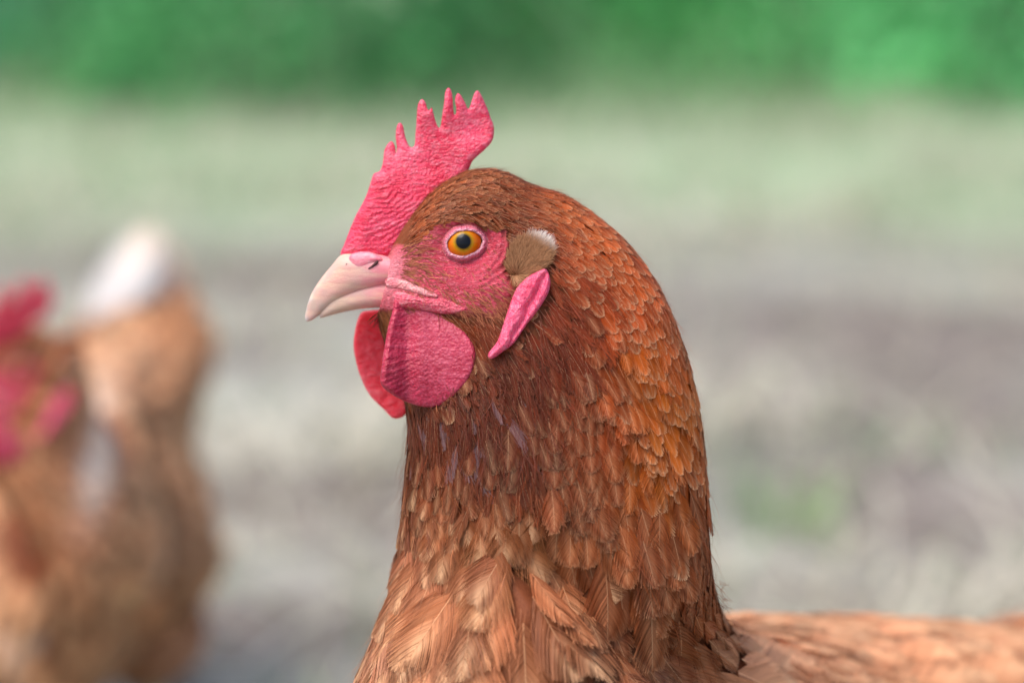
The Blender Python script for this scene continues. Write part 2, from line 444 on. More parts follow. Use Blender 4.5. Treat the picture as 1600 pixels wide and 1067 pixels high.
def comb_h(d, x, y):
    low = smooth01((y - 230) / 130)
    T = 6.5 + 13 * low
    R = 10 + 18 * low
    h = T * np.sqrt(np.clip(1 - (1 - np.clip(d / R, 0, 1)) ** 2, 0, 1))
    # folds sweeping across the blade
    u = (x - 560) * 0.35 + (y - 400) * 0.94 + 14 * vnoise(x / 150, y / 150, 3, 2)
    f = np.sin(u / 9 * 2 * np.pi + 3 * vnoise(x / 40, y / 40, 9, 2)) * smooth01((y - 255) / 60)
    f2 = vnoise(x / 26, y / 26, 4, 3)
    return np.maximum(h + np.clip(d / 10, 0, 1) * (0.85 * f + 0.4 * f2), 0)


P, F = inflate(COMB, 2.1, comb_h, lambda x, y: 6 * np.sin(x / 40) * smooth01((300 - y) / 100) + 7 * vnoise(x / 90, y / 90, 12, 1) * smooth01((300 - y) / 80), 4)
px_mesh("comb", P, F, M_COMB, hen, fold=0.35 + 0.65 * smooth01((P[:, 1] - 230) / 90))


# ---- beak
def tube_loft(name, R, mat, parent, nseg=8, nth=40, sup=0.75, tilt=None):
    T = catmull([(*a, 0) for a, b, h in R], nseg); B = catmull([(*b, 0) for a, b, h in R], nseg); H = catmull([(h, 0) for a, b, h in R], nseg)[:, 0]
    a = np.linspace(0, 2 * np.pi, nth, endpoint=False); c, s_ = np.cos(a), np.sin(a)
    C = (T + B) / 2; A = (T - B) / 2
    P = C[:, None] + A[:, None] * (np.sign(c) * np.abs(c) ** sup)[None, :, None]
    P[..., 2] = -H[:, None] * (np.sign(s_) * np.abs(s_) ** sup)
    n = len(T); F = [tuple(f) for f in loft_faces(n, nth)]
    V = np.vstack([P.reshape(-1, 3), P[0].mean(0), P[-1].mean(0)]); k = n * nth
    F += [(k, (j + 1) % nth, j) for j in range(nth)] + [(k + 1, (n - 1) * nth + j, (n - 1) * nth + (j + 1) % nth) for j in range(nth)]
    return px_mesh(name, V, F, mat, parent)


def beak_mat():
    t = NT("beak_horn"); pp = t.attr("pp").outputs["Vector"]; sep = t.new("ShaderNodeSeparateXYZ"); t.link(pp, sep.inputs[0])
    fx = t.mul(t.mul(sep.outputs[0], -475, 'ADD'), 1 / 160); 
    fx = t.mul(fx, t.mul(t.mul(t.noise(pp, 0.05, 3), -0.5, 'ADD'), 0.45), 'ADD')
    streak = t.noise(t.mapping(pp, (0.012, 0.09, 0.06), (0, 0, -0.5)), 1.0, 4, 0.6)
    bigp = t.noise(pp, 0.02, 2); spk = t.noise(pp, 0.35, 2)
    c = t.ramp(fx, [(0.0, lin((188, 190, 192))), (0.10, lin((196, 168, 156))), (0.35, lin((208, 172, 152))), (0.55, lin((212, 166, 156))), (0.70, lin((224, 144, 150))), (1.0, lin((226, 124, 140)))])
    fx_pink = 0
    c = t.mix(t.mul(t.ramp(bigp, [(0.45, 0.0), (0.62, 1.0)]), 0.6), c, lin((226, 160, 152)))
    c = t.mix(t.mul(t.ramp(streak, [(0.48, 0.0), (0.66, 1.0)]), 0.5), c, lin((232, 204, 172)))
    c = t.mix(t.mul(t.ramp(spk, [(0.66, 0.0), (0.78, 1.0)]), 0.35), c, lin((140, 112, 100)))
    rgh = t.ramp(streak, [(0.3, 0.42), (0.7, 0.6)])
    return t.set(Base_Color=c, Roughness=rgh, Subsurface_Weight=0.35, Subsurface_Radius=(1, 0.5, 0.4), Subsurface_Scale=0.002, Normal=t.bump(t.mul(streak, t.mul(spk, 0.4), 'ADD'), 0.00025), Coat_Weight=0.0)


M_BEAK = beak_mat()
beak = tube_loft("beak", [((642, 418), (680, 462), 50), ((618, 405), (640, 446), 51), ((590, 397), (606, 449), 47), ((560, 396), (573, 456), 40), ((535, 398), (546, 465), 33), ((518, 416), (526, 474), 26),
                          ((500, 438), (510, 484), 18), ((487, 459), (497, 494), 11.5), ((480.5, 477), (488, 500), 7), ((477.5, 491), (482, 502), 3.6), ((477, 497), (479, 502), 1.8)], M_BEAK, hen)
tube_loft("lower_beak", [((676, 462), (655, 484), 48), ((640, 438), (632, 483), 47), ((606, 436), (604, 481), 38), ((573, 443), (572, 482), 31.5), ((546, 452), (545, 486), 24.5), ((522, 462), (520, 492), 17.5), ((507, 476), (505, 496), 9.5), ((500, 488), (500, 497), 4.5)], M_BEAK, beak)

# nostril flap (cere) and nostril
NOSE_W = lambda x, y: -(30 + (x - 545) * 0.28 - np.abs(y - 405) * 0.1)
P, F = inflate([(546, 406), (551, 398), (566, 394), (584, 396), (596, 402), (600, 408), (592, 412), (582, 418), (570, 428), (556, 431), (549, 420)], 1.6,
               lambda d, x, y: 8.5 * np.sqrt(np.clip(1 - (1 - np.clip(d / 16, 0, 1)) ** 2, 0, 1)), lambda x, y: NOSE_W(x, y) + 3, 4)
t_ = flesh("cere_skin", lin((232, 146, 158)), lin((222, 104, 126)), lin((240, 188, 192)), sss=0.35, rough=0.4, pap=0.12, pap_amt=0.00008, fold_amt=0.0001)
px_mesh("nostril_flap", P, F, t_, beak, fold=0.4)
M_DARK = simple("nostril_dark", lin((70, 34, 36)), 0.7)
P, F = inflate([(577, 420), (583, 416), (590, 409), (594, 409), (592, 414), (584, 420), (578, 423)], 1.2, lambda d, x, y: np.minimum(d, 2.0), lambda x, y: NOSE_W(x, y) - 4.5, 4)
px_mesh("nostril", P, F, M_DARK, beak)
P, F = inflate([(541, 413), (546, 410), (548, 413), (544, 417), (541, 417)], 1.2, lambda d, x, y: np.minimum(d, 2.0), lambda x, y: -31 + 0 * x, 4)
px_mesh("nostril", P, F, M_DARK, beak)

# folds of skin at the corner of the mouth
def fold_patch(name, outline, w0, T, R, mat, parent=hen, k=0.0):
    P, F = inflate(outline, 1.8, lambda d, x, y: (T * np.sqrt(np.clip(1 - (1 - np.clip(d / R, 0, 1)) ** 2, 0, 1)) + np.clip(d / 4, 0, 1) * 0.8 * vnoise(x / 14, y / 14, 8, 3)).clip(0), w0, 4)
    return px_mesh(name, P, F, mat, parent, fold=0.6)
M_GAPE = flesh("gape_skin", lin((226, 92, 116)), lin((208, 48, 80)), lin((244, 190, 190)), sss=0.3, rough=0.42, pap=0.3, fold_scale=(0.03, 0.2, 0.05), fold_rot=-0.25)
M_LIP = flesh("lip_skin", lin((236, 150, 152)), lin((224, 96, 116)), lin((246, 214, 200)), sss=0.3, rough=0.42, pap=0.3, fold_scale=(0.03, 0.2, 0.05), fold_rot=-0.25)
fold_patch("gape_fold", [(606, 436), (630, 438), (652, 446), (672, 456), (686, 462), (684, 467), (668, 464), (648, 458), (624, 452), (606, 449)], lambda x, y: np.minimum(surfv(x, y), -(46 + (x - 606) * 0.2)) - 0.2, 3.4, 8, M_LIP)
fold_patch("gape_fold", [(618, 458), (634, 458), (664, 467), (694, 468), (716, 476), (730, 486), (700, 492), (662, 486), (634, 482), (624, 484), (617, 472)], lambda x, y: np.minimum(surfv(x, y), -(42 + (x - 618) * 0.2)) - 0.2, 4.8, 11, M_GAPE)

# ---- wattles
WAT = [(621, 470), (617, 486), (610, 512), (605, 542), (601, 572), (599, 595), (606, 606), (624, 619), (645, 629), (670, 634), (694, 630), (717, 612), (735, 590), (743, 567), (744, 546), (735, 528), (722, 512), (704, 494), (674, 482), (640, 474)]
def wat_h(d, x, y):
    rim = np.exp(-((d - 7) / 5.0) ** 2) * smooth01((640 - x) / 30)
    h = 5 * np.sqrt(np.clip(1 - (1 - np.clip(d / 9, 0, 1)) ** 2, 0, 1)) + 3.5 * rim
    u = (x * 0.5 + y * 0.87) + 9 * vnoise(x / 110, y / 110, 21, 2)
    f = np.sin(u / 8.5 * 2 * np.pi) * smooth01((690 - x) / 70) * smooth01((y - 540) / 40)
    return np.maximum(h + np.clip(d / 8, 0, 1) * (0.6 * f + 0.2 * vnoise(x / 22, y / 22, 22, 3)), 0)
P, F = inflate(WAT, 2.2, wat_h, lambda x, y: -(76 + 22 * np.sin(np.clip((y - 470) / 165, 0, 1) * np.pi * 0.7) + np.maximum(x - 672, 0) * 0.25 * smooth01((y - 480) / 40) + 6 * vnoise(x / 120, y / 120, 31, 1)) + 10 * np.exp(-((x - 640) / 14) ** 2), 5)
px_mesh("wattle", P, F, M_WATTLE, hen, fold=0.3 + 0.7 * smooth01((680 - P[:, 0]) / 60))
FWAT = [(566, 486), (558, 494), (552, 513), (549, 540), (553, 566), (561, 592), (575, 619), (597, 641), (612, 655), (628, 652), (639, 638), (660, 615), (672, 585), (668, 550), (655, 520), (630, 496), (600, 484)]
P, F = inflate(FWAT, 2.4, lambda d, x, y: (5 * np.sqrt(np.clip(1 - (1 - np.clip(d / 8, 0, 1)) ** 2, 0, 1)) + np.clip(d / 8, 0, 1) * 0.9 * vnoise(x / 20, y / 20, 23, 3)).clip(0), lambda x, y: 62 + 10 * np.sin((y - 480) / 60) - 0.12 * (610 - x), 5)
px_mesh("wattle", P, F, M_WATTLE_FAR, hen, fold=0.6)

# ---- ear lobe (near and far)
LOBE = [(852, 424), (840, 427), (824, 435), (808, 451), (798, 474), (788, 504), (778, 533), (764, 552), (769, 560), (785, 550), (803, 536), (821, 510), (841, 484), (855, 460), (858, 441)]
def lobe_h(d, x, y):
    ax, ay, bx, by = 842, 440, 786, 548; L = math.hypot(bx - ax, by - ay); ux, uy = (bx - ax) / L, (by - ay) / L
    dd = (x - ax) * uy - (y - ay) * ux - 5 + 3 * vnoise(x / 40, y / 40, 2, 2)
    h = 12 * np.sqrt(np.clip(1 - (1 - np.clip(d / 13, 0, 1)) ** 2, 0, 1))
    return np.maximum(h - 9 * np.exp(-(dd / 5.0) ** 2) * np.clip(d / 8, 0, 1) + np.clip(d / 6, 0, 1) * 1.1 * vnoise(x / 18, y / 18, 6, 3), 0)
lw = np.array([[x, y, surf_w(x, y)] for x, y in LOBE]); 
cw = np.linalg.lstsq(np.c_[lw[:, :2], np.ones(len(lw))], lw[:, 2], rcond=None)[0]
for sgn in (1, -1):
    P, F = inflate(LOBE, 1.9, lobe_h, lambda x, y: cw[0] * x + cw[1] * y + cw[2] - 7, 4)
    if sgn < 0: P[:, 2] *= -1; F = F[:, ::-1]
    px_mesh("ear_lobe", P, F, M_LOBE, hen, fold=0.7)


# ---- eyes
def eye_mat():
    t = NT("eye_ball"); sep = t.new("ShaderNodeSeparateXYZ"); t.link(t.attr("rad").outputs["Vector"], sep.inputs[0])
    r = sep.outputs[0]; fib = t.noise(t.mapping(t.attr("rad").outputs["Vector"], (0.02, 9, 1)), 1.0, 3)
    c = t.ramp(t.mul(r, 1 / 40), [(0.0, (0.004, 0.005, 0.009)), (0.262, (0.004, 0.005, 0.009)), (0.295, lin((120, 90, 14))), (0.36, lin((184, 132, 8))), (0.44, lin((212, 116, 2))), (0.60, lin((204, 84, 0))), (0.655, lin((190, 84, 6))), (0.70, lin((40, 24, 20))), (0.745, lin((60, 48, 52))), (0.80, lin((150, 130, 138)))])
    c = t.mix(t.mul(t.ramp(fib, [(0.35, 0.0), (0.7, 1.0)]), 0.35), c, t.mix(1.0, c, (0.5, 0.38, 0.3), 'MULTIPLY'))
    return t.set(Base_Color=c, Roughness=0.35, Coat_Weight=0.4, Coat_Roughness=0.02, Specular_IOR_Level=0.08, Coat_IOR=1.4)


M_EYE = eye_mat()
def lid_mat():
    t = NT("eyelid_skin"); k = t.attr("lid").outputs["Fac"]; pp = t.attr("pp").outputs["Vector"]
    bead = t.voro(pp, 0.34, 'F1'); n = t.noise(pp, 0.25, 3)
    c = t.ramp(k, [(0.0, lin((150, 90, 100))), (0.1, lin((214, 172, 184))), (0.30, lin((224, 158, 172))), (0.52, lin((216, 108, 132))), (0.8, lin((190, 96, 100))), (1.0, lin((196, 84, 100)))])
    c = t.mix(t.mul(n, 0.4), c, lin((206, 84, 110)))
    return t.set(Base_Color=c, Roughness=0.42, Normal=t.bump(t.mul(bead, -1), 0.0006), Subsurface_Weight=0.25, Subsurface_Radius=(1, 0.3, 0.25), Subsurface_Scale=0.0015)
M_LID = lid_mat()
EX, EY = 727.5, 384.0
ew = surf_w(EX, EY)
_a = np.linspace(0, 6.28, 24); ering = surfv(EX + 27 * np.cos(_a), EY + 21 * np.sin(_a)).mean()
for sgn in (1, -1):
    R = 33.0; wc = ering - 5 + 17.5
    nu, nv = 60, 72
    a = np.linspace(0, np.pi * 0.62, nu); b = np.linspace(0, 2 * np.pi, nv, endpoint=False); aa, bb = np.meshgrid(a, b, indexing='ij')
    rr = R * np.sin(aa); dep = R * np.cos(aa) + 3.0 * np.clip(1 - (rr / 24) ** 2, 0, 1)
    P = np.stack([EX + rr * np.cos(bb), EY + rr * np.sin(bb), wc - dep], -1).reshape(-1, 3)
    # the iris faces a little forward
    pr = np.stack([np.hypot(rr * np.cos(bb) + 1.8, rr * np.sin(bb) + 3.0).ravel(), (bb / (2 * np.pi)).ravel(), 0 * rr.ravel()], 1)
    F = loft_faces(nu, nv)
    if sgn < 0: P[:, 2] *= -1; F = F[:, ::-1]
    eye = px_mesh("eye", P, F, M_EYE, hen, extra={"rad": ('FLOAT_VECTOR', pr)})
    # eyelid ring
    ks = np.linspace(0, 1, 18); fi = np.linspace(0, 2 * np.pi, 96, endpoint=False); kk, ff = np.meshgrid(ks, fi, indexing='ij')
    ang = -0.20; ca, sa = math.cos(ang), math.sin(ang)
    jit = 0.5 * np.sin(ff * 3 + 1) + 0.35 * np.sin(ff * 7 + 2) + 0.25 * np.sin(ff * 13); e1 = 26.0 + jit + kk * 11; e2 = 17.4 + jit + kk * 13
    lx = e1 * np.cos(ff); ly = e2 * np.sin(ff) - 1.0
    ly = np.where(np.sin(ff) > 0, ly * 1.02, ly)
    X = EX + lx * ca - ly * sa; Y = EY + lx * sa + ly * ca
    rdist = np.hypot(X - EX, Y - EY); ball = np.sqrt(np.clip(R * R - rdist ** 2, 1, None)); ball[rdist > R] = 1
    start = wc - np.where(kk < 0.3, ball, 0)
    w_in = wc - np.sqrt(np.clip(R * R - np.hypot(27 * np.cos(ff), 19 * np.sin(ff)) ** 2, 40, None))
    sw = np.array([surf_w(float(x), float(y), ew) for x, y in zip(X[-1], Y[-1])])[None]
    prof = np.interp(kk, [0, 0.04, 0.14, 0.35, 0.55, 0.75, 0.86, 1.0], [3.5, -0.5, -3.2, -4.6, -3.6, -1.0, 1.6, 2.0])
    wl_ = w_in * (1 - smooth01(kk)) + (sw + 0.5) * smooth01(kk) + prof + 0.5 * np.sin(ff * 46) * np.exp(-((kk - 0.2) / 0.15) ** 2) + 0.9 * vnoise(X / 18, Y / 18, 41, 2) * kk
    SW = surfv(X.ravel(), Y.ravel()).reshape(X.shape); wl_ = np.where(kk > 0.25, np.minimum(wl_, SW - 1.2 * (1 - smooth01((kk - 0.8) / 0.2)) + 0.6), wl_)
    P = np.stack([X, Y, wl_], -1).reshape(-1, 3); F = loft_faces(18, 96)
    if sgn < 0: P[:, 2] *= -1
    else: F = F[:, ::-1]
    px_mesh("eyelid", P, F, M_LID, eye, extra={"lid": ('FLOAT', kk.ravel())})


# ---------------------------------------------------------------- feathers
def feather(nb, wid, seed, kind, rows=3, rag=0.05, bwf=1.0, slope=1.5):
    """one feather, root at 0, tip at y=1, z up: a shaft and its separate barbs. pat = (brightness, paleness, darkness)"""
    r = np.random.default_rng(seed); V = []; Q = []; A = []
    def zc(x, y): return -0.035 * y * y - 0.16 * x * x / max(wid, 0.05)
    bend = r.normal(0, 0.05)
    split = {0: 0.0}
    for side in (-1, 1):
        clump = 0.0
        for i in range(nb):
            q = (i + 0.5) / nb
            if q < 0.42: ex = wid / 2 * smooth01(np.array(q / 0.42)) ** 0.7; ey = 0.10 + 0.52 * q / 0.42
            else:
                ps = (q - 0.42) / 0.58 * math.pi / 2
                e = 0.85 if kind != 'thin' else 1.2
                ex = wid / 2 * math.cos(ps) ** e; ey = 0.62 + 0.38 * math.sin(ps)
            ex = float(ex)
            if r.random() < 0.11: clump = r.normal(0, 0.055)
            ln = 1 + r.normal(0, rag) - (0.25 * r.random() if r.random() < 0.04 else 0)
            y0 = min(max(0.0, ey - (slope if kind != 'thin' else 2.5) * ex - 0.05), 0.95)
            ey2 = y0 + (ey - y0) * ln + clump * 0.6 * (ex / (wid / 2)); ex2 = ex * ln + clump * 0.25 * (ey - y0) 
            cx, cy = 0.55 * ex2, y0 + 0.36 * (ey2 - y0)
            spc = 1.0 / nb; bw0 = spc * bwf; br = 1 + r.normal(0, 0.065)
            tw = r.normal(0, 0.0025); lift = r.normal(0, 0.004)
            k0 = len(V)
            for j in range(rows):
                u = j / (rows - 1)
                x = 2 * u * (1 - u) * cx + u * u * ex2; y = (1 - u) ** 2 * y0 + 2 * u * (1 - u) * cy + u * u * ey2
                tx = 2 * (1 - u) * cx + 2 * u * (ex2 - cx); ty = 2 * (1 - u) * (cy - y0) + 2 * u * (ey2 - cy); tl = math.hypot(tx, ty) + 1e-9
                w = bw0 * (1.0 - 0.72 * u ** 2.5) * 0.5
                nx, ny = -ty / tl * w, tx / tl * w
                z = zc(x, y) + lift * u
                xs = side * (x + nx) + bend * y * y; xs2 = side * (x - nx) + bend * y * y
                V.append((xs, y + ny, z + tw)); V.append((xs2, y - ny, z - tw))
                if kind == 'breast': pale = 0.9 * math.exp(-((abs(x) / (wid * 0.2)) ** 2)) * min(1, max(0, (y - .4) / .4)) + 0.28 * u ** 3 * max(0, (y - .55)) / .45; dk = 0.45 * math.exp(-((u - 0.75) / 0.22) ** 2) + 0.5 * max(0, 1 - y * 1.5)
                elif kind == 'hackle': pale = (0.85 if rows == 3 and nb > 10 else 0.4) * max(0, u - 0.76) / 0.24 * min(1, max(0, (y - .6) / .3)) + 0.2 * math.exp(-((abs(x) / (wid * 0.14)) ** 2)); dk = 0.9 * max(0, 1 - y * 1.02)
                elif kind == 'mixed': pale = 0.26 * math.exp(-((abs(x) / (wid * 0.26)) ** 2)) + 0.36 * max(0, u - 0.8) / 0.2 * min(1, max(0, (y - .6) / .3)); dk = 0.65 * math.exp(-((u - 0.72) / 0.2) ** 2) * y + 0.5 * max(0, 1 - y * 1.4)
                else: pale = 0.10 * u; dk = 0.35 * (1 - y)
                A.append((br, pale, dk)); A.append((br, pale, dk))
            for j in range(rows - 1):
                a = k0 + 2 * j; Q.append((a, a + 1, a + 3, a + 2))
    # shaft
    k0 = len(V); sw = {'breast': 0.009, 'hackle': 0.010, 'mixed': 0.010, 'thin': 0.006}[kind]
    for j in range(5):
        y = j / 4 * 0.93; w = sw * (1 - 0.75 * y); x = bend * y * y; z = zc(0, y) + 0.008
        V += [(x - w, y, z - .004), (x + w, y, z - .004)]; A += [(1.05, 0.35 + 0.4 * y, 0)] * 2 if kind in ('breast', 'mixed') else [(1.05, 0.45, 0)] * 2
    for j in range(4):
        a = k0 + 2 * j; Q.append((a, a + 1, a + 3, a + 2))
    return np.array(V), np.array(Q), np.array(A)


VAR = {
    'breast': [feather(84, w_, 100 + i, 'breast', 4, 0.07, 1.15) for i, w_ in enumerate((0.70, 0.76, 0.66, 0.8, 0.74, 0.68))],
    'mixed': [feather(60, w_, 200 + i, 'mixed', 4, 0.06, 1.15) for i, w_ in enumerate((0.46, 0.5, 0.44, 0.48))],
    'hackle': [feather(17, w_, 300 + i, 'hackle', 3, 0.04) for i, w_ in enumerate((0.42, 0.46, 0.40, 0.44, 0.48))],
    'small': [feather(9, w_, 400 + i, 'hackle', 3, 0.22, 0.8) for i, w_ in enumerate((0.24, 0.28, 0.22))],
    'thin': [feather(20, w_, 500 + i, 'thin', 4, 0.2, 0.6) for i, w_ in enumerate((0.24, 0.28, 0.2, 0.3))],
    'coarse': [feather(26, w_, 600 + i, 'breast', 3, 0.05, 1.2) for i, w_ in enumerate((0.6, 0.66, 0.56))],
}
VW = {'breast': 0.70, 'mixed': 0.47, 'hackle': 0.44, 'small': 0.27, 'thin': 0.26, 'coarse': 0.6}

# plumage chart: x, y, feather length, kind, colour
CHART = [
    (598, 505, 20, 'small', (150, 95, 66)), (606, 545, 24, 'small', (150, 92, 62)), (655, 350, 26, 'small', (172, 100, 62)), (690, 305, 26, 'small', (168, 104, 70)), (735, 285, 26, 'small', (165, 105, 78)), (760, 320, 26, 'small', (150, 88, 62)), (800, 300, 24, 'small', (150, 88, 62)),
    (810, 350, 28, 'small', (140, 78, 52)), (850, 310, 26, 'small', (196, 118, 78)), (900, 330, 30, 'hackle', (205, 122, 78)), (870, 370, 34, 'small', (168, 92, 58)), (950, 375, 40, 'hackle', (206, 120, 72)),
    (910, 420, 46, 'hackle', (178, 94, 56)), (1000, 440, 50, 'hackle', (208, 118, 66)), (960, 470, 50, 'hackle', (196, 104, 54)), (1045, 520, 52, 'hackle', (208, 122, 66)), (1000, 540, 52, 'hackle', (206, 124, 40)),
    (1075, 600, 56, 'hackle', (210, 134, 62)), (1000, 600, 50, 'hackle', (204, 126, 30)), (1040, 660, 58, 'hackle', (206, 130, 40)), (1090, 690, 64, 'hackle', (196, 120, 72)), (880, 480, 60, 'thin', (150, 74, 42)),
    (860, 540, 64, 'thin', (136, 62, 34)), (820, 580, 56, 'thin', (124, 58, 34)), (780, 600, 54, 'thin', (124, 60, 36)), (900, 560, 60, 'mixed', (150, 78, 44)), (960, 620, 66, 'mixed', (190, 106, 56)), (920, 640, 66, 'mixed', (160, 88, 54)),
    (740, 640, 60, 'thin', (122, 56, 32)), (690, 650, 60, 'thin', (124, 62, 38)), (650, 670, 62, 'thin', (132, 70, 44)), (750, 710, 64, 'thin', (124, 60, 42)), (660, 730, 70, 'thin', (140, 80, 56)), (840, 660, 72, 'mixed', (132, 68, 42)),
    (800, 700, 66, 'thin', (124, 60, 40)), (870, 730, 84, 'mixed', (150, 88, 60)), (1000, 720, 74, 'hackle', (200, 124, 40)), (940, 710, 76, 'mixed', (160, 90, 54)), (1080, 780, 84, 'mixed', (184, 112, 72)), (1000, 800, 96, 'mixed', (172, 108, 80)),
    (700, 742, 56, 'mixed', (156, 94, 62)), (780, 752, 60, 'mixed', (156, 94, 62)), (642, 742, 54, 'mixed', (146, 92, 66)), (680, 785, 62, 'breast', (186, 122, 86)), (640, 805, 62, 'breast', (160, 104, 80)), (760, 800, 72, 'breast', (190, 124, 82)), (840, 805, 80, 'breast', (180, 118, 80)), (920, 830, 104, 'mixed', (168, 110, 82)),
    (1040, 880, 108, 'mixed', (172, 108, 78)), (1105, 940, 90, 'mixed', (178, 112, 78)), (1000, 950, 110, 'mixed', (160, 104, 78)), (940, 930, 104, 'mixed', (138, 90, 74)), (660, 870, 100, 'breast', (204, 142, 110)), (740, 880, 112, 'breast', (206, 140, 104)),
    (820, 900, 118, 'breast', (208, 140, 104)), (620, 940, 108, 'breast', (216, 160, 132)), (700, 980, 118, 'breast', (208, 146, 114)), (820, 1000, 124, 'breast', (212, 146, 112)), (930, 1040, 124, 'breast', (218, 152, 118)), (1050, 1030, 110, 'mixed', (160, 104, 80)), (600, 1040, 118, 'breast', (214, 156, 126))]
CX = np.array([c[:2] for c in CHART], float); CL = np.array([c[2] for c in CHART], float); CC = np.array([(lin(c[4]) ** 1.22 * (0.90, 0.92, 0.84) if c[3] == 'breast' else lin(c[4]) ** 1.34 * (1.02, 0.86, 0.46)) for c in CHART]); CK = [c[3] for c in CHART]


def chart(x, y):
    d2 = (x[:, None] - CX[:, 0]) ** 2 + (y[:, None] - CX[:, 1]) ** 2
    w = 1 / (d2 + 900) ** 1.8; w /= w.sum(1, keepdims=True)
    # kinds blend by chance between neighbours
    cum = np.cumsum(w, 1); u = rng.random((len(x), 1)); k = np.clip((cum < u).sum(1), 0, len(CHART) - 1)
    L = w @ CL; L = L * (1 + 0.25 * (L < 32)); return L * (1 + 0.06 * smooth01((L - 60) / 20) + 0.2 * smooth01((L - 92) / 20)), w @ CC, [CK[i] for i in k]


def scatter(loft, n_cand, t0, t1, info, flow=None, na=0.27, nw=0.40):
    """darts on the lofted surface, spaced by feather length and width"""
    nt, nh = 160, 160
    tg, hg = np.meshgrid(np.linspace(t0, t1, nt + 1), np.linspace(0, 2 * np.pi, nh + 1), indexing='ij'); P = loft(tg, hg)
    du = P[1:, :-1] - P[:-1, :-1]; dv = P[:-1, 1:] - P[:-1, :-1]; area = np.linalg.norm(np.cross(du, dv), axis=-1)
    tc = (tg[:-1, :-1] + tg[1:, 1:]) / 2; hc = (hg[:-1, :-1] + hg[1:, 1:]) / 2
    L = info(tc.ravel(), hc.ravel())[0]; wt = area.ravel() / L ** 2; wt /= wt.sum()
    c = rng.choice(nt * nh, n_cand, p=wt); ti = c // nh; hi = c % nh
    t = t0 + (ti + rng.random(n_cand)) / nt * (t1 - t0); h = (hi + rng.random(n_cand)) / nh * 2 * np.pi
    P, N, D = loft.frame(t, h); L, C, K, keep = info(t, h)
    if flow is not None: D = flow(P, N, D, t)
    acc = []; cell = {}; cs = 0.006
    keys = np.floor(P / cs).astype(int); Lm = L
    for i in range(n_cand):
        if not keep[i]: continue
        wI = VW[K[i]] * Lm[i]; rad = max(na * Lm[i], nw * wI); m = int(math.ceil(rad / cs)); ok = True
        kx, ky, kz = keys[i]
        p = P[i]; d = D[i]
        for a in range(kx - m, kx + m + 1):
            for b in range(ky - m, ky + m + 1):
                for e in range(kz - m, kz + m + 1):
                    for j in cell.get((a, b, e), ()):
                        q0 = p[0] - P[j, 0]; q1 = p[1] - P[j, 1]; q2 = p[2] - P[j, 2]
                        al = q0 * d[0] + q1 * d[1] + q2 * d[2]; dd = q0 * q0 + q1 * q1 + q2 * q2 - al * al
                        if (al / (na * Lm[i])) ** 2 + dd / (nw * wI) ** 2 < 1: ok = False; break
                    if not ok: break
                if not ok: break
            if not ok: break
        if ok:
            acc.append(i); cell.setdefault((kx, ky, kz), []).append(i)
    acc = np.array(acc, int)
    return P[acc], N[acc], D[acc], L[acc], C[acc], [K[i] for i in acc], t[acc], h[acc]


def place(P, N, D, L, tilt, yaw, sink=0.03):
    Y0 = D * math.cos(yaw) + np.cross(N, D) * math.sin(yaw)
    Y = Y0 * math.cos(tilt) + N * math.sin(tilt); Z = N * math.cos(tilt) - Y0 * math.sin(tilt); X = np.cross(Y, Z)
    M = np.eye(4); M[:3, 0] = X * L; M[:3, 1] = Y * L; M[:3, 2] = Z * L; M[:3, 3] = P - N * sink * L
    return M


def join_feathers(name, items, parent, base, mat=M_FEATHER):
    """items: (kind, variant, 4x4, colour) -> one mesh"""
    VV, QQ, AA, TT = [], [], [], []; off = 0
    for kind, v, M, c in items:
        V, Q, A = VAR[kind][v]
        VV.append(V @ M[:3, :3].T + M[:3, 3]); QQ.append(Q + off); AA.append(A); TT.append(np.tile([*c, 1.0], (len(V), 1))); off += len(V)
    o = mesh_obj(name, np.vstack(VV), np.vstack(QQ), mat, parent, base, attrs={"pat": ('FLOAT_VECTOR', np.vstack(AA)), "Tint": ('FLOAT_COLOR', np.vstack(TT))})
    o["kind"] = "stuff"
    return o


T_NECK = N_HEAD + 0.6
LOBE_A = np.array(LOBE, float); TUFT = np.array([(792, 425), (795, 400), (806, 386), (822, 377), (840, 377), (853, 386), (857, 402), (848, 420), (826, 434), (804, 441)], float)


def main_info(t, h):
    q = Winv(main(t, h)); x, y = q[:, 0], q[:, 1]
    L, C, K = chart(x, y)
    C = C * np.exp(np.clip(rng.normal(0, 0.2, (len(t), 1)), -0.45, 0.26)) * np.exp(rng.normal(0, 0.03, (len(t), 3)))
    gl = (rng.random(len(t)) < 0.10) & np.array([k == 'thin' for k in K]) & (y > 590) & (y < 745)
    thn = np.array([k == 'thin' for k in K]); C[thn] *= (0.74, 0.64, 0.66)
    C[gl] = C[gl] * 0.6 + lin((124, 104, 112)) * 0.55      # purple-grey sky glints painted into the tint of some throat feathers
    pts = np.stack([x, y], 1)
    keep = ~((skin_mask(x, y) > 0.25) & (t < 9)) & (t > 1.2)
    d, i = dist_poly(pts, TUFT); keep &= ~((i | (d < 6)) & (t < 11) & (x < 850)) & ~(i & (t < 11))
    d, i = dist_poly(pts, LOBE_A); keep &= ~(i & (d > 3) & (t < 11))
    keep &= ~((x < 640) & (y < 480) & (t < 3))
    # trunk
    tr = smooth01((t - (N_HEAD - 0.6)) / 1.4)
    Lt = np.interp(t, [N_HEAD, main.n - 1], [125, 190]); L = L * (1 - tr) + Lt * tr
    ctr = lin((216, 152, 110))[None] * np.exp(rng.normal(0, 0.16, (len(t), 1)))
    C = C * (1 - tr[:, None]) + ctr * tr[:, None]
    K = [('coarse' if v > 0.6 else k) for k, v in zip(K, tr)]
    return L * S, C, K, keep


def main_info4(t, h):
    return main_info(t, h)


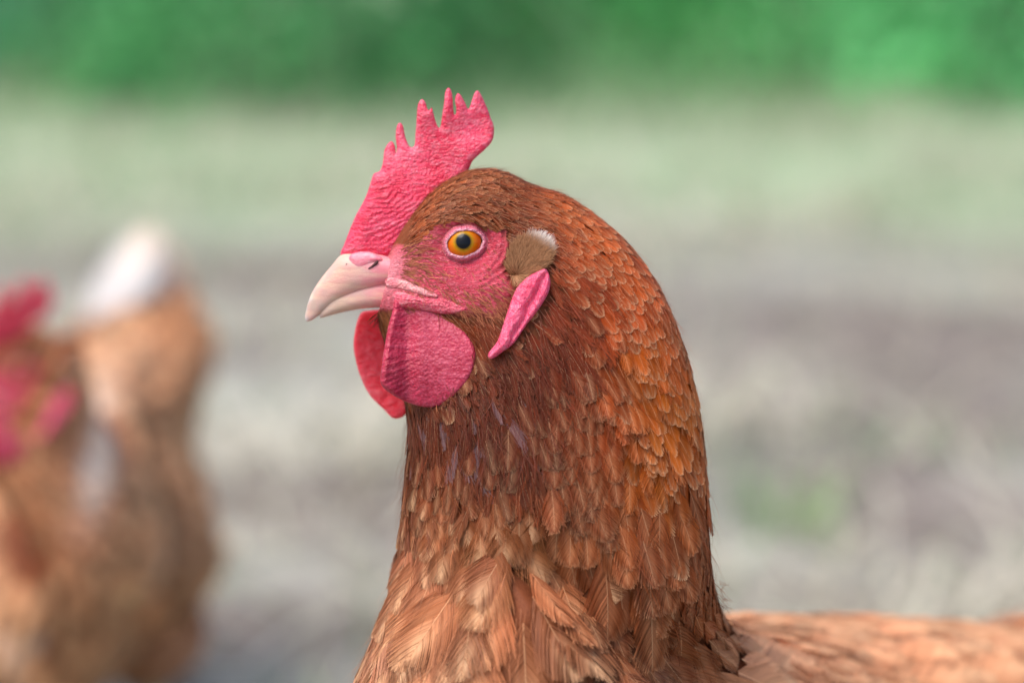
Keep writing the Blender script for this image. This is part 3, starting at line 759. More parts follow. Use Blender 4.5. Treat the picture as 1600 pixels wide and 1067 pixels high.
def main_flow(P, N, D, t):
    q = Winv(P); x, y = q[:, 0], q[:, 1]; k = 0.8 * smooth01((y - 640) / 130) * (1 - smooth01((t - 18.0) / 1.5)) * (1 - smooth01((N @ RIGHT - 0.35) / 0.35) * smooth01((t - 15.0) / 1.0))
    sx = np.interp(x, [600, 760, 900, 1050], [-0.12, 0.0, 0.22, 0.34])
    G = sx[:, None] * RIGHT - UP; G = G / np.linalg.norm(G, axis=1, keepdims=True)
    E = D * (1 - k)[:, None] + G * k[:, None]; E -= N * np.sum(E * N, 1, keepdims=True)
    return E / (np.linalg.norm(E, axis=1, keepdims=True) + 1e-12)


P_, N_, D_, L_, C_, K_, t_s, h_s = scatter(main, 130000, 1.0, main.n - 1.1, main_info4, main_flow)
q_ = Winv(P_); near = np.sin(h_s) > -0.15
vis = near & (q_[:, 1] < 1090) & (t_s < T_NECK)
big = np.where(vis)[0]; big = big[np.argsort(-L_[big])][:290]; bigset = set(big.tolist())
proto = {}
items = []
for i in range(len(P_)):
    kind = K_[i]; v = int(rng.integers(len(VAR[kind])))
    tilt = {'breast': 0.12, 'mixed': 0.10, 'hackle': 0.06, 'small': 0.05, 'thin': 0.06, 'coarse': 0.11}[kind] + rng.normal(0, 0.012)
    yaw = rng.normal(0, {'breast': 0.16, 'mixed': 0.12, 'hackle': 0.09, 'small': 0.16, 'thin': 0.16, 'coarse': 0.12}[kind])
    Lx = L_[i] * (1 + rng.normal(0, 0.09))
    qx, qy, _ = Winv(P_[i])
    if 690 < qx < 960 and 730 < qy < 880 and t_s[i] < 17 and rng.random() < 0.05: tilt, yaw = tilt + 0.16, yaw + rng.normal(0, 0.4)      # ruffled feathers
    if 14.5 < t_s[i] < 17.3 and math.cos(h_s[i]) > 0.75: tilt, yaw, Lx = 0.0, 0.3 * yaw, min(Lx, 70 * S)
    elif 17.3 <= t_s[i] < 20 and math.cos(h_s[i]) > 0.4: tilt, yaw = 0.05, 0.3 * yaw
    if t_s[i] < N_HEAD + 3.2:
        hit = bvh.find_nearest(Vector(P_[i] + D_[i] * Lx * 0.85))
        if hit[0] is not None:
            ch = np.array(hit[0]) - P_[i]; l = np.linalg.norm(ch)
            if l > 0.4 * Lx:
                ch /= l; na_ = N_[i] + 0.5 * np.array(hit[1]) * np.sign(np.dot(np.array(hit[1]), N_[i]) + 1e-9); na_ -= ch * np.dot(na_, ch); N_[i] = na_ / np.linalg.norm(na_); D_[i] = ch
    M = place(P_[i], N_[i], D_[i], Lx, tilt, yaw)
    if i in bigset:
        if (kind, v) not in proto:
            V, Q, A = VAR[kind][v]
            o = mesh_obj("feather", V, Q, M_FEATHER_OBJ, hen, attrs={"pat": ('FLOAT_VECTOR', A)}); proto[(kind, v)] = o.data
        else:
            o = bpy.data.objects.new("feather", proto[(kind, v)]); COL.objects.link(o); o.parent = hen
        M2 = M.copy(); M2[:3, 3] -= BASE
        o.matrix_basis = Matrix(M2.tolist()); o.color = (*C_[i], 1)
    else:
        items.append((kind, v, M, C_[i]))
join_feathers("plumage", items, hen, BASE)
print("feathers", len(P_), "joined", len(items))


# ---- bristles and down: fine ribbons
def ribbons(name, P, D, N, L, wid, c0, c1, parent, base, curl=0.2, seg=3, mat=M_FEATHER):
    n = len(P); X = np.cross(D, N); u = np.linspace(0, 1, seg + 1)
    rows = []; cols = []
    bnd = rng.normal(0, curl, n)
    for k in u:
        c = P + D * (L * k)[:, None] + N * (L * (0.30 * k - 0.28 * k * k))[:, None] + X * (L * bnd * k * k)[:, None]
        w = (wid * (1 - 0.8 * k))[:, None]
        rows.append(np.stack([c - X * w, c + X * w], 1)); cc = c0 * (1 - k) + c1 * k; cols.append(np.stack([cc, cc], 1))
    V = np.stack(rows, 1).reshape(-1, 3); C = np.stack(cols, 1).reshape(-1, 3); m = 2 * (seg + 1)
    b = np.arange(n)[:, None, None] * m; j = np.arange(seg)[None, :, None] * 2
    Q = (b + j + np.array([0, 1, 3, 2])[None, None]).reshape(-1, 4)
    o = mesh_obj(name, V, Q, mat, parent, base, attrs={"pat": ('FLOAT_VECTOR', np.tile([1.0, 0, 0], (len(V), 1))), "Tint": ('FLOAT_COLOR', np.c_[C, np.ones(len(V))])})
    o["kind"] = "stuff"; return o


def sample_surface(loft, n, t0, t1):
    nt = nh = 120
    tg, hg = np.meshgrid(np.linspace(t0, t1, nt + 1), np.linspace(0, 2 * np.pi, nh + 1), indexing='ij'); P = loft(tg, hg)
    ar = np.linalg.norm(np.cross(P[1:, :-1] - P[:-1, :-1], P[:-1, 1:] - P[:-1, :-1]), axis=-1).ravel(); ar /= ar.sum()
    c = rng.choice(nt * nh, n, p=ar)
    return t0 + (c // nh + rng.random(n)) / nt * (t1 - t0), (c % nh + rng.random(n)) / nh * 2 * np.pi


# face bristles: density chart
t, h = sample_surface(main, 30000, 0.6, 9.0); P, N, D = main.frame(t, h); q = Winv(P); x, y = q[:, 0], q[:, 1]
sk = skin_mask(x, y)
def gd(x0, y0, sx, sy): return np.exp(-((x - x0) / sx) ** 2 - ((y - y0) / sy) ** 2)
dens = 0.05 + 0.9 * gd(645, 400, 22, 40) + 0.5 * gd(660, 430, 30, 14) + 0.9 * gd(770, 490, 60, 16) + 0.55 * gd(775, 462, 40, 20) + 0.6 * gd(735, 345, 60, 10) + 0.4 * gd(700, 470, 40, 14) + 0.9 * gd(600, 500, 30, 30)
dens *= 1 - 0.97 * gd(728, 384, 34, 28)
dens = np.where(sk > 0.2, dens, 0.10 * (x > 620) * (t > 1.5))
dens *= ~((x < 628) & (y < 484))
kp = rng.random(len(t)) < dens * 0.55
d, i = dist_poly(np.stack([x, y], 1), LOBE_A); kp &= ~(i & (d > 2))
P, N, D, x, y = P[kp], N[kp], D[kp], x[kp], y[kp]; n = len(P)
D2 = D + rng.normal(0, 0.16, (n, 3)); D2 -= N * np.sum(D2 * N, 1, keepdims=True); D2 /= np.linalg.norm(D2, axis=1, keepdims=True)
c0 = lin((120, 60, 44)) * np.exp(rng.normal(0, 0.25, (n, 1))); c1 = lin((190, 120, 84)) * np.exp(rng.normal(0, 0.3, (n, 1)))
ribbons("bristles", P, D2, N, rng.uniform(10, 24, n) * S, np.full(n, 0.62 * S), c0, c1, hen, BASE)

# ear tuft, both sides
for sgn in (1, -1):
    lo, hi = TUFT.min(0), TUFT.max(0); g = rng.uniform(lo, hi, (9000, 2)); d, i = dist_poly(g, TUFT); g = g[i][:3600]; d = d[i][:3600]
    g0 = np.array([808, 432.0]); dome = 17 * np.sqrt(np.clip(1 - (1 - np.clip(d / 26, 0, 1)) ** 2, 0, 1))
    ws = np.array([surf_w(float(a), float(b)) for a, b in g])
    n = len(g); P = W(g[:, 0], g[:, 1], sgn * (ws - dome * 0.7 + 4))
    dirp = g - g0; ang = np.arctan2(dirp[:, 1], dirp[:, 0]); ang = 0.55 * ang + 0.45 * math.atan2(-0.75, 0.66)
    D = np.cos(ang)[:, None] * RIGHT - np.sin(ang)[:, None] * UP - sgn * 0.42 * FWD + rng.normal(0, 0.13, (n, 3)); D /= np.linalg.norm(D, axis=1, keepdims=True)
    Nn = np.tile(-sgn * FWD, (n, 1)) - D * (D @ (-sgn * FWD))[:, None]; Nn /= np.linalg.norm(Nn, axis=1, keepdims=True)
    white = smooth01(((g[:, 0] - 800) * 0.5 + (430 - g[:, 1]) * 0.85 - 45) / 20)[:, None]
    c0 = lin((160, 110, 74)) * (1 - white) + lin((240, 215, 190)) * white; c1 = lin((196, 146, 106)) * (1 - white) + lin((255, 250, 244)) * white
    k = np.exp(rng.normal(0, 0.14, (n, 1)))
    ribbons("ear_tuft", P, D, Nn, rng.uniform(13, 22, n) * S, np.full(n, 0.6 * S), c0 * k, c1 * k, hen, BASE, 0.1)

# loose downy filaments over neck and breast
t, h = sample_surface(main, 30000, 2.2, N_HEAD + 0.5); P, N, D = main.frame(t, h); q = Winv(P); x, y = q[:, 0], q[:, 1]
kp = (skin_mask(x, y) < 0.2) & (rng.random(len(t)) < np.where(y > 780, 0.12, np.where((x < 900) & (y > 440), 0.30, np.where(x < 880, 0.4, 0.08)))); d, i = dist_poly(np.stack([x, y], 1), LOBE_A); kp &= ~i; d, i = dist_poly(np.stack([x, y], 1), TUFT); kp &= ~i
P, N, D, x, y = P[kp], N[kp], D[kp], x[kp], y[kp]; n = len(P); Lc, Cc, _ = chart(x, y)
D = main_flow(P, N, D, t[kp]); D2 = D + rng.normal(0, 0.16, (n, 3)) + N * 0.05; D2 /= np.linalg.norm(D2, axis=1, keepdims=True)
c0 = Cc * 0.62 * np.exp(rng.normal(0, 0.3, (n, 1))); c1 = 0.8 * Cc * np.exp(rng.normal(0.05, 0.35, (n, 1))) + lin((150, 110, 100)) * rng.random((n, 1)) ** 3 * 0.5
ribbons("down", P + N * (0.06 * Lc * S)[:, None], D2, N, rng.uniform(0.45, 0.95, n) * np.minimum(Lc, 70) * S, np.full(n, 0.5 * S), c0, c1, hen, BASE, 0.3, 4)


# ---------------------------------------------------------------- wings, tail, legs
def long_feather(name, M, kind, v, color, parent, base):
    V, Q, A = VAR[kind][v]
    o = mesh_obj(name, V, Q, M_FEATHER_OBJ, parent, attrs={"pat": ('FLOAT_VECTOR', A)})
    M2 = M.copy(); M2[:3, 3] -= base; o.matrix_basis = Matrix(M2.tolist()); o.color = (*color, 1); return o


def wing(loft, t0, t1, th0, th1, parent, base, color, lift, rows=5, cols=9):
    """folded wing: a shell over the flank with rows of overlapping coverts and quills"""
    nt, nh = 40, 24; tg, hg = np.meshgrid(np.linspace(t0, t1, nt), np.linspace(th0, th1, nh), indexing='ij')
    P, N, D = loft.frame(tg.ravel(), hg.ravel())
    u = ((tg - t0) / (t1 - t0)).ravel(); v = ((hg - th0) / (th1 - th0)).ravel()
    rise = lift * np.sqrt(np.clip(np.sin(np.pi * np.clip(u, 0.02, 0.98)) ** 0.6 * np.clip(np.sin(np.pi * np.clip(v, 0.0, 1)) ** 0.5, 0, 1), 0, 1))
    V = P + N * (rise - 0.002)[:, None]; i, j = np.meshgrid(np.arange(nt - 1), np.arange(nh - 1), indexing='ij')
    Fq = np.stack([i * nh + j, i * nh + j + 1, (i + 1) * nh + j + 1, (i + 1) * nh + j], -1).reshape(-1, 4)
    G = V.reshape(nt, nh, 3); du = np.gradient(G, axis=0); dv = np.gradient(G, axis=1); N2 = np.cross(du, dv); N2 /= np.linalg.norm(N2, axis=-1, keepdims=True) + 1e-12
    N2 = N2.reshape(-1, 3); N2 *= np.sign(np.sum(N2 * N, 1, keepdims=True)); D = du.reshape(-1, 3); D = D - N2 * np.sum(D * N2, 1, keepdims=True); D /= np.linalg.norm(D, axis=1, keepdims=True) + 1e-12; N = N2
    n = len(V); att = {"pat": ('FLOAT_VECTOR', np.tile([0.8, 0, 0.2], (n, 1))), "Tint": ('FLOAT_COLOR', np.tile([*color, 1.0], (n, 1)))}
    w = mesh_obj("wing", V, Fq, M_FEATHER, parent, base, attrs=att)
    it = []
    for a in range(rows * 2):
        for b in range(cols * 2):
            uu = (a + 0.3 * rng.random()) / (rows * 2) * 0.97 - 0.0; vv = (b + 0.5 * (a % 2) + 0.3 * rng.random()) / (cols * 2) * 0.98 + .01
            k = min(int(uu * (nt - 1)), nt - 1) * nh + min(int(vv * (nh - 1)), nh - 1)
            L = 0.026 + 0.03 * uu + 0.004 * rng.random()
            it.append(('breast', int(rng.integers(6)), place(V[k], N[k], D[k], L, 0.14 + rng.normal(0, .02), rng.normal(0, 0.08), 0.0), color * math.exp(rng.normal(0, 0.16))))
    join_feathers("wing_feathers", it, w, base)
    return w


CW = lin((212, 148, 108))
wing(main, 18.6, main.n - 2.2, math.radians(48), math.radians(130), hen, BASE, CW, 0.02)
wing(main, 18.6, main.n - 2.2, math.radians(-130), math.radians(-60), hen, BASE, CW, 0.008)


def tail(parent, base, p, axis, side, color, n, L, spread, up, kinds='coarse', pale=0.0):
    for i in range(n):
        a = (i / (n - 1) - 0.5) * 2
        d = axis * math.cos(up) + np.array([0, 0, 1.0]) * math.sin(up) + side * a * spread; d /= np.linalg.norm(d)
        nn = np.cross(side * (1 if True else 0), d); nn = -nn / np.linalg.norm(nn) if np.dot(nn, -axis) < 0 else nn / np.linalg.norm(nn)
        nn = nn + side * a * 0.8; nn -= d * np.dot(nn, d); nn /= np.linalg.norm(nn)
        M = place(p + side * a * 0.016 - axis * 0.006 * abs(a), nn, d, L * (1 - 0.15 * abs(a)), 0.04 * rng.normal(), 0)
        M[:3, 0] *= 0.75
        c = color * math.exp(rng.normal(0, 0.12)); c = c * (1 - pale) + lin((245, 232, 220)) * pale
        long_feather("tail_feather", M, kinds, i % 3, np.clip(c, 0, 0.9), parent, base)


tail(hen, BASE, main(np.array([main.n - 1.6]), np.array([0.0]))[0] - ZUP * 0.01, AXIS, SIDE, CW, 10, 0.11, 0.28, 0.7)


def limb(name, pts, rad, mat, parent, base, nth=14):
    pts = catmull(pts, 6); rad = catmull([(r, 0) for r in rad], 6)[:, 0]; V = []
    for i, p in enumerate(pts):
        d = pts[min(i + 1, len(pts) - 1)] - pts[max(i - 1, 0)]; d /= np.linalg.norm(d) + 1e-12
        a = np.cross(d, [0.3, 0.8, 0.52]); a /= np.linalg.norm(a); b = np.cross(d, a)
        for k in range(nth):
            an = 2 * np.pi * k / nth; V.append(p + rad[i] * (1 + 0.06 * math.sin(i * 2.1)) * (a * math.cos(an) + b * math.sin(an)))
    n = len(pts); F = [tuple(f) for f in loft_faces(n, nth)] + [tuple(range(nth))[::-1], tuple((n - 1) * nth + k for k in range(nth))]
    return mesh_obj(name, V, F, mat, parent, base)


def shank_mat():
    t = NT("shank_scales"); tc = t.new("ShaderNodeTexCoord").outputs["Object"]; v = t.voro(tc, 260); n = t.noise(tc, 60)
    c = t.mix(n, lin((206, 168, 96)), lin((226, 196, 140))); return t.set(Base_Color=c, Roughness=0.5, Normal=t.bump(v, 0.0008))
M_SHANK = shank_mat()
def thigh_mat():
    t = NT("thigh_down"); tc = t.new("ShaderNodeTexCoord").outputs["Object"]; n = t.noise(t.mapping(tc, (1, 1, 0.25)), 160, 4)
    return t.set(Base_Color=t.mix(n, lin((160, 100, 66)), lin((224, 168, 126))), Roughness=0.8, Normal=t.bump(n, 0.002))
M_THIGH = thigh_mat()


def legs(parent, base, centre, fwd, side, z_body, gap=0.035):
    for s in (-1, 1):
        foot = np.array([centre[0], centre[1], 0]) + side * s * gap + fwd * 0.012 * s
        hock = foot - fwd * 0.018 + ZUP * 0.062; hip = foot - fwd * 0.005 + ZUP * (z_body + 0.02)
        lg = limb("leg", [foot + ZUP * 0.006, foot - fwd * 0.006 + ZUP * 0.03, hock], [0.0062, 0.0055, 0.007], M_SHANK, parent, base)
        limb("thigh", [hock - ZUP * 0.003, (hock + hip) / 2 + fwd * 0.012, hip], [0.010, 0.024, 0.034], M_THIGH, parent, base, 20)
        for an, ln in ((-0.5, 0.042), (0.0, 0.052), (0.5, 0.042), (math.pi, 0.022)):
            d = fwd * math.cos(an) + side * math.sin(an)
            limb("toe", [foot + ZUP * 0.008, foot + d * ln * 0.5 + ZUP * 0.0075, foot + d * ln * 0.85 + ZUP * 0.005, foot + d * ln + ZUP * 0.0025], [0.0055, 0.0045, 0.0035, 0.001], M_SHANK, lg, base, 10)


mid = (main.T[N_HEAD + 4] + main.B[N_HEAD + 4]) / 2
legs(hen, BASE, mid + AXIS * 0.01, -AXIS, SIDE, main.B[N_HEAD + 4][2])

# ---------------------------------------------------------------- the second hen, behind and to the left
AX2 = math.radians(74); AXIS2 = np.array([math.cos(AX2), math.sin(AX2), 0]); SIDE2 = np.array([-math.sin(AX2), math.cos(AX2), 0])
HEAD_AT = Wp(30, 590, 0.60)
yaw2 = math.radians(18); Rz = np.array([[math.cos(yaw2), -math.sin(yaw2), 0], [math.sin(yaw2), math.cos(yaw2), 0], [0, 0, 1]])
tl = math.radians(-4); Rt = np.array([[math.cos(tl), 0, -math.sin(tl)], [0, 1, 0], [math.sin(tl), 0, math.cos(tl)]])
Un = np.array([[1, 0, 0], [0, cp, sp], [0, -sp, cp]])          # the photographed head stands square to the lens; set it upright
HC = W(735, 400, 0)
HR = Rz @ Rt
def h2(P): return (P - HC) @ HR.T + HEAD_AT
r2 = [(h2(W(*T, 0)), h2(W(*B, 0)), h * S, HR @ FWD) for T, B, h in HEAD[:9]]
def ring2(pxT, pyT, wT, da, dz, hw, k):
    T = Wp(pxT, pyT, wT); return (T, T + AXIS2 * da - ZUP * dz, hw, (HR @ FWD) * (1 - k) + SIDE2 * k)
r2 += [ring2(150, 665, 0.655, -0.07, 0.05, 0.034, 0.35), ring2(160, 640, 0.69, -0.10, 0.085, 0.048, 0.7), ring2(168, 608, 0.735, -0.125, 0.135, 0.050, 1), ring2(178, 578, 0.79, -0.13, 0.165, 0.056, 1), ring2(190, 548, 0.85, -0.12, 0.18, 0.058, 1),
       ring2(202, 522, 0.90, -0.095, 0.17, 0.054, 1), ring2(214, 500, 0.935, -0.065, 0.14, 0.046, 1), ring2(238, 484, 0.96, -0.035, 0.10, 0.040, 1), ring2(250, 476, 0.97, -0.015, 0.06, 0.026, 1)]
def disp2(P, t, th):
    d = P - CAM; z = d @ FWD; px = d @ RIGHT * DIST / z / S + 800; py = 533.5 - d @ UP * DIST / z / S
    e = smooth01((px - 150) / 110) * smooth01((t - 9) / 1.5)
    o = e * (42 * np.exp(-((py - 905) / 95) ** 2) - 34 * np.exp(-((py - 690) / 80) ** 2))
    return P + (o * S * z / DIST)[..., None] * RIGHT
loft2 = Loft(r2, disp2)
c2 = (loft2.T[13] + loft2.B[13]) / 2; BASE2 = np.array([c2[0], c2[1], 0])
hen2 = root("hen", BASE2, "blurred pale brown hen with upright white tail at the edge of the picture", "hen", "hens in the yard")
tg, hg, P2 = loft2.grid(140, 90); q2 = Winv(main(np.minimum(tg, 8.9), hg)); mk = skin_mask(q2[..., 0], q2[..., 1]) * (tg < 7)
V = P2.reshape(-1, 3); F = [tuple(f) for f in loft_faces(140, 90)] + [tuple(range(90)), tuple(139 * 90 + np.arange(89, -1, -1))]
mesh_obj("body", V, F, M_BODY, hen2, BASE2, attrs={"pp": ('FLOAT_VECTOR', q2.reshape(-1, 3)), "skin": ('FLOAT', mk.ravel())})
M4 = np.eye(4); M4[:3, :3] = HR; M4[:3, 3] = h2(BASE) - BASE2
def clone(o, parent, M):
    c = o.copy(); COL.objects.link(c); c.parent = parent; c.matrix_basis = Matrix(M.tolist()) @ o.matrix_basis if M is not None else o.matrix_basis
    for ch in [k for k in bpy.data.objects if k.parent == o and k is not c]: clone(ch, c, None)
    return c
for o in [k for k in bpy.data.objects if k.parent == hen]:
    if o.name.split('.')[0] in ("comb", "beak", "wattle", "ear_lobe", "eye", "ear_tuft", "gape_fold"):
        Mh = M4
        if o.name.startswith("comb"):       # this hen's comb is larger and flops over to one side
            piv = W(660, 360, 0) - BASE; fl = math.radians(38); sc_ = 1.3
            Rf = np.eye(4); Rf[:3, :3] = sc_ * np.array([[1, 0, 0], [0, math.cos(fl), -math.sin(fl)], [0, math.sin(fl), math.cos(fl)]]); Rf[:3, 3] = piv - Rf[:3, :3] @ piv
            Mh = M4 @ Rf
        clone(o, hen2, Mh)


def info2(t, h):
    P = loft2(t, h); q = Winv(main(np.minimum(t, 8.9), h)); head = t < 7
    L = np.interp(t, [1, 7, 10, 13, 17], [22, 40, 120, 200, 220]) * S
    base = np.where((t < 9)[:, None], lin((176, 108, 70)), lin((178, 126, 90))) * np.exp(rng.normal(0, 0.35, (len(t), 1)))
    k = vnoise(P[:, 0] / 0.06, P[:, 2] / 0.09, 78, 2); white = smooth01((k - 0.35) / 0.25)[:, None] * (t > 10)[:, None] * 0.75
    dd = P - CAM; zz = dd @ FWD; px = dd @ RIGHT * DIST / zz / S + 800; py = 533.5 - dd @ UP * DIST / zz / S
    st = 1.3 * np.exp(-((px - 132 + (py - 700) * 0.25) / 24) ** 2 - ((py - 700) / 75) ** 2) * 1.1 + 0.7 * np.exp(-((px - 285) / 40) ** 2 - ((py - 870) / 60) ** 2)
    white = np.clip(white * 0.5 + st[:, None], 0, 1)
    base = base * (1 - white) + lin((240, 222, 208)) * white
    keep = ~((skin_mask(q[:, 0], q[:, 1]) > 0.25) & head) & (t > 1.2)
    return L, np.clip(base, 0, 0.9), ['small' if a < 6 else 'coarse' for a in t], keep


P_, N_, D_, L_, C_, K_, t_s, h_s = scatter(loft2, 9000, 1.0, loft2.n - 1.1, info2)
join_feathers("plumage", [(K_[i], int(rng.integers(3)), place(P_[i], N_[i], D_[i], L_[i], 0.15, rng.normal(0, .15)), C_[i]) for i in range(len(P_))], hen2, BASE2)
C2 = lin((206, 150, 108))
wing(loft2, 11.2, loft2.n - 2.6, math.radians(28), math.radians(118), hen2, BASE2, C2, 0.014, 4, 6)
wing(loft2, 11.2, loft2.n - 2.6, math.radians(-118), math.radians(-28), hen2, BASE2, C2, 0.014, 4, 6)
for k in range(14):                                       # raised tail, pale quills in front, brown ones behind
    u = k / 13.0; p0 = Wp(128 + 150 * u, 545, 0.93 + 0.05 * u); p1 = Wp(240 + 62 * u + 4 * math.sin(k * 2.3), 350 + 105 * u ** 1.4 + 8 * math.sin(k * 3.1), 0.97 + 0.03 * u)
    d = p1 - p0; Lt = np.linalg.norm(d); d /= Lt; nn = -FWD - d * np.dot(-FWD, d) + 0.25 * rng.normal(0, 1, 3); nn -= d * np.dot(nn, d); nn /= np.linalg.norm(nn)
    M = place(p0, nn, d, Lt, 0.0, 0.0); M[:3, 0] *= 0.6
    long_feather("tail_feather", M, 'coarse', k % 3, np.clip(lin((252, 244, 236)) * (1 - u) + lin((196, 140, 100)) * u, 0, 0.85) * (0.85 if k % 3 else 1.0), hen2, BASE2)
legs(hen2, BASE2, c2, -AXIS2, SIDE2, loft2.B[13][2])


# ---------------------------------------------------------------- ground, litter, hedge
def ground_mat():
    t = NT("yard_soil"); tc = t.new("ShaderNodeTexCoord").outputs["Object"]
    n1 = t.noise(tc, 2.2, 5, 0.6); n2 = t.noise(tc, 9, 5, 0.65); n3 = t.noise(tc, 60, 4)
    grassy = t.attr("grassy").outputs["Fac"]
    soil = t.mix(n2, lin((98, 90, 88)), lin((168, 158, 154))); straw = t.mix(n2, lin((150, 154, 142)), lin((208, 212, 202))); green = t.mix(n2, lin((150, 172, 138)), lin((204, 220, 190)))
    c = t.mix(t.ramp(n1, [(0.42, 0.0), (0.58, 1.0)]), soil, straw); c = t.mix(grassy, c, green)
    c = t.mix(t.mul(t.attr('soil').outputs['Fac'], t.ramp(n2, [(0.3, 0.5), (0.6, 1.0)])), c, t.mix(n2, lin((84, 74, 73)), lin((136, 124, 119))))
    c = t.mix(t.mul(n3, 0.3), c, lin((120, 112, 100)))
    return t.set(Base_Color=c, Roughness=0.95, Normal=t.bump(t.mul(n2, n3, 'ADD'), 0.02), Specular_IOR_Level=0.1)


HEDGE_Y = 5.1
def on_ground(px, py):
    d = (px - 800) * S * RIGHT + (533.5 - py) * S * UP + DIST * FWD; k = -CAM[2] / d[2]; return CAM + d * k
DARK = [(on_ground(1470, 560), 0.34, 0.55), (on_ground(1290, 800), 0.10, 0.10), (on_ground(480, 790), 0.12, 0.08), (on_ground(420, 430), 0.5, 0.35)]
def soil_at(x, y): return np.clip(sum(np.exp(-((x - c[0]) / a) ** 2 - ((y - c[1]) / b) ** 2) for c, a, b in DARK), 0, 1)
def grassy_at(x, y): return smooth01((y - 2.3 + 0.35 * vnoise(x / 2.2, y / 2.2, 51, 2)) / 1.0)
def ground_z(x, y): return 0.022 * vnoise(x / 0.8, y / 0.8, 61, 3) * smooth01((np.hypot(x, y) - 0.25) / 0.5)
def axis_pts(a, b, fine0, fine1, nf, nc): return np.unique(np.r_[-np.geomspace(-a, -fine0, nc), np.linspace(fine0, fine1, nf), np.geomspace(fine1, b, nc)])
gx = axis_pts(-150, 150, -4, 4, 120, 24); gy = axis_pts(-150, 150, -1.5, 7, 130, 24)
X, Y = np.meshgrid(gx, gy, indexing='ij'); near_ = (np.abs(X) < 8) & (np.abs(Y) < 9)
Z = np.where(near_, ground_z(X, Y), 0); V = np.stack([X, Y, Z], -1).reshape(-1, 3)
i, j = np.meshgrid(np.arange(len(gx) - 1), np.arange(len(gy) - 1), indexing='ij'); ng = len(gy)
Fg = np.stack([i * ng + j, (i + 1) * ng + j, (i + 1) * ng + j + 1, i * ng + j + 1], -1).reshape(-1, 4)
grd = mesh_obj("ground", V, Fg, ground_mat(), attrs={"grassy": ('FLOAT', grassy_at(V[:, 0], V[:, 1])), "soil": ('FLOAT', soil_at(V[:, 0], V[:, 1]))})
grd["kind"] = "structure"; grd["label"] = "trampled yard of pale soil, dry straw and thin grass"


def blades(name, n, xr, yr, Lr, wr, flat, colf, label, cat, keepf=None):
    y = rng.uniform(*yr, n); hw = 0.5 + 0.42 * (y + 1); x = rng.uniform(-1, 1, n) * hw
    k = np.ones(n, bool) if keepf is None else keepf(x, y)
    x, y = x[k], y[k]; n = len(x); L = rng.uniform(*Lr, n); a = rng.uniform(0, 2 * np.pi, n); el = np.clip(rng.normal(*flat, n), 0.02, 1.5)
    D = np.stack([np.cos(a) * np.cos(el), np.sin(a) * np.cos(el), np.sin(el)], 1); P = np.stack([x, y, ground_z(x, y) + rng.uniform(0, 0.006, n)], 1)
    sd = np.stack([-np.sin(a), np.cos(a), np.zeros(n)], 1); N = np.cross(D, sd); N *= np.sign(N[:, 2:3] + 1e-9)
    c = colf(x, y, n)
    o = ribbons(name, P, D, N, L, rng.uniform(*wr, n), c * 0.85, c, None, None, 0.25, 2, M_BLADE)
    o["label"] = label; o["category"] = cat; return o


def blade_mat():
    t = NT("blade"); c = t.attr("Tint").outputs["Color"]; t.set(Base_Color=c, Roughness=0.7, Specular_IOR_Level=0.25)
    tr = t.new("ShaderNodeBsdfTranslucent"); t.link(c, tr.inputs[0]); mx = t.new("ShaderNodeMixShader"); mx.inputs[0].default_value = 0.25
    t.link(t.p.outputs[0], mx.inputs[1]); t.link(tr.outputs[0], mx.inputs[2]); t.link(mx.outputs[0], t.out.inputs[0]); return t.m
M_BLADE = blade_mat()


def straw_col(x, y, n):
    k = rng.random((n, 1)); c = lin((168, 160, 140)) * (1 - k) + lin((226, 222, 206)) * k
    return c
def grass_col(x, y, n):
    k = rng.random((n, 1)); return lin((120, 150, 108)) * (1 - k) + lin((196, 214, 180)) * k
patch = lambda x, y: vnoise(x / 0.8, y / 0.8, 91, 3)
blades("straw", 38000, None, (0.15, 5.2), (0.04, 0.15), (0.0015, 0.0045), (0.2, 0.16), straw_col, "dry pale straw and dead grass littering the yard", "straw", lambda x, y: rng.random(len(x)) < (0.2 + 0.8 * smooth01((patch(x, y) + 0.05) / 0.3)) * (1 - 0.75 * soil_at(x, y)))
blades("grass", 34000, None, (0.3, 5.3), (0.025, 0.07), (0.001, 0.0024), (0.9, 0.3), grass_col, "thin short green grass growing across the yard", "grass", lambda x, y: rng.random(len(x)) < (1 - 0.7 * soil_at(x, y)) * np.clip(0.10 + 0.9 * grassy_at(x, y) + 0.35 * (patch(x + 9, y) > 0.35), 0, 1))

blades("grass", 8000, None, (3.7, 5.0), (0.08, 0.24), (0.0015, 0.003), (1.05, 0.25), lambda x, y, n: grass_col(x, y, n) * (0.55, 0.7, 0.55), "long grass growing at the foot of the far shrubs", "grass", lambda x, y: (patch(x * 0.6, y + 3) > 0.0) & (rng.random(len(x)) < smooth01((y - 3.7) / 1.1)))


def leaf_mat():
    t = NT("hedge_leaf"); c = t.attr("Tint").outputs["Color"]; t.set(Base_Color=c, Roughness=0.6, Specular_IOR_Level=0.2)
    tr = t.new("ShaderNodeBsdfTranslucent"); t.link(c, tr.inputs[0]); mx = t.new("ShaderNodeMixShader"); mx.inputs[0].default_value = 0.3
    t.link(t.p.outputs[0], mx.inputs[1]); t.link(tr.outputs[0], mx.inputs[2]); t.link(mx.outputs[0], t.out.inputs[0]); return t.m
M_LEAF = leaf_mat(); M_BARK = simple("bark", lin((92, 74, 58)), 0.9)


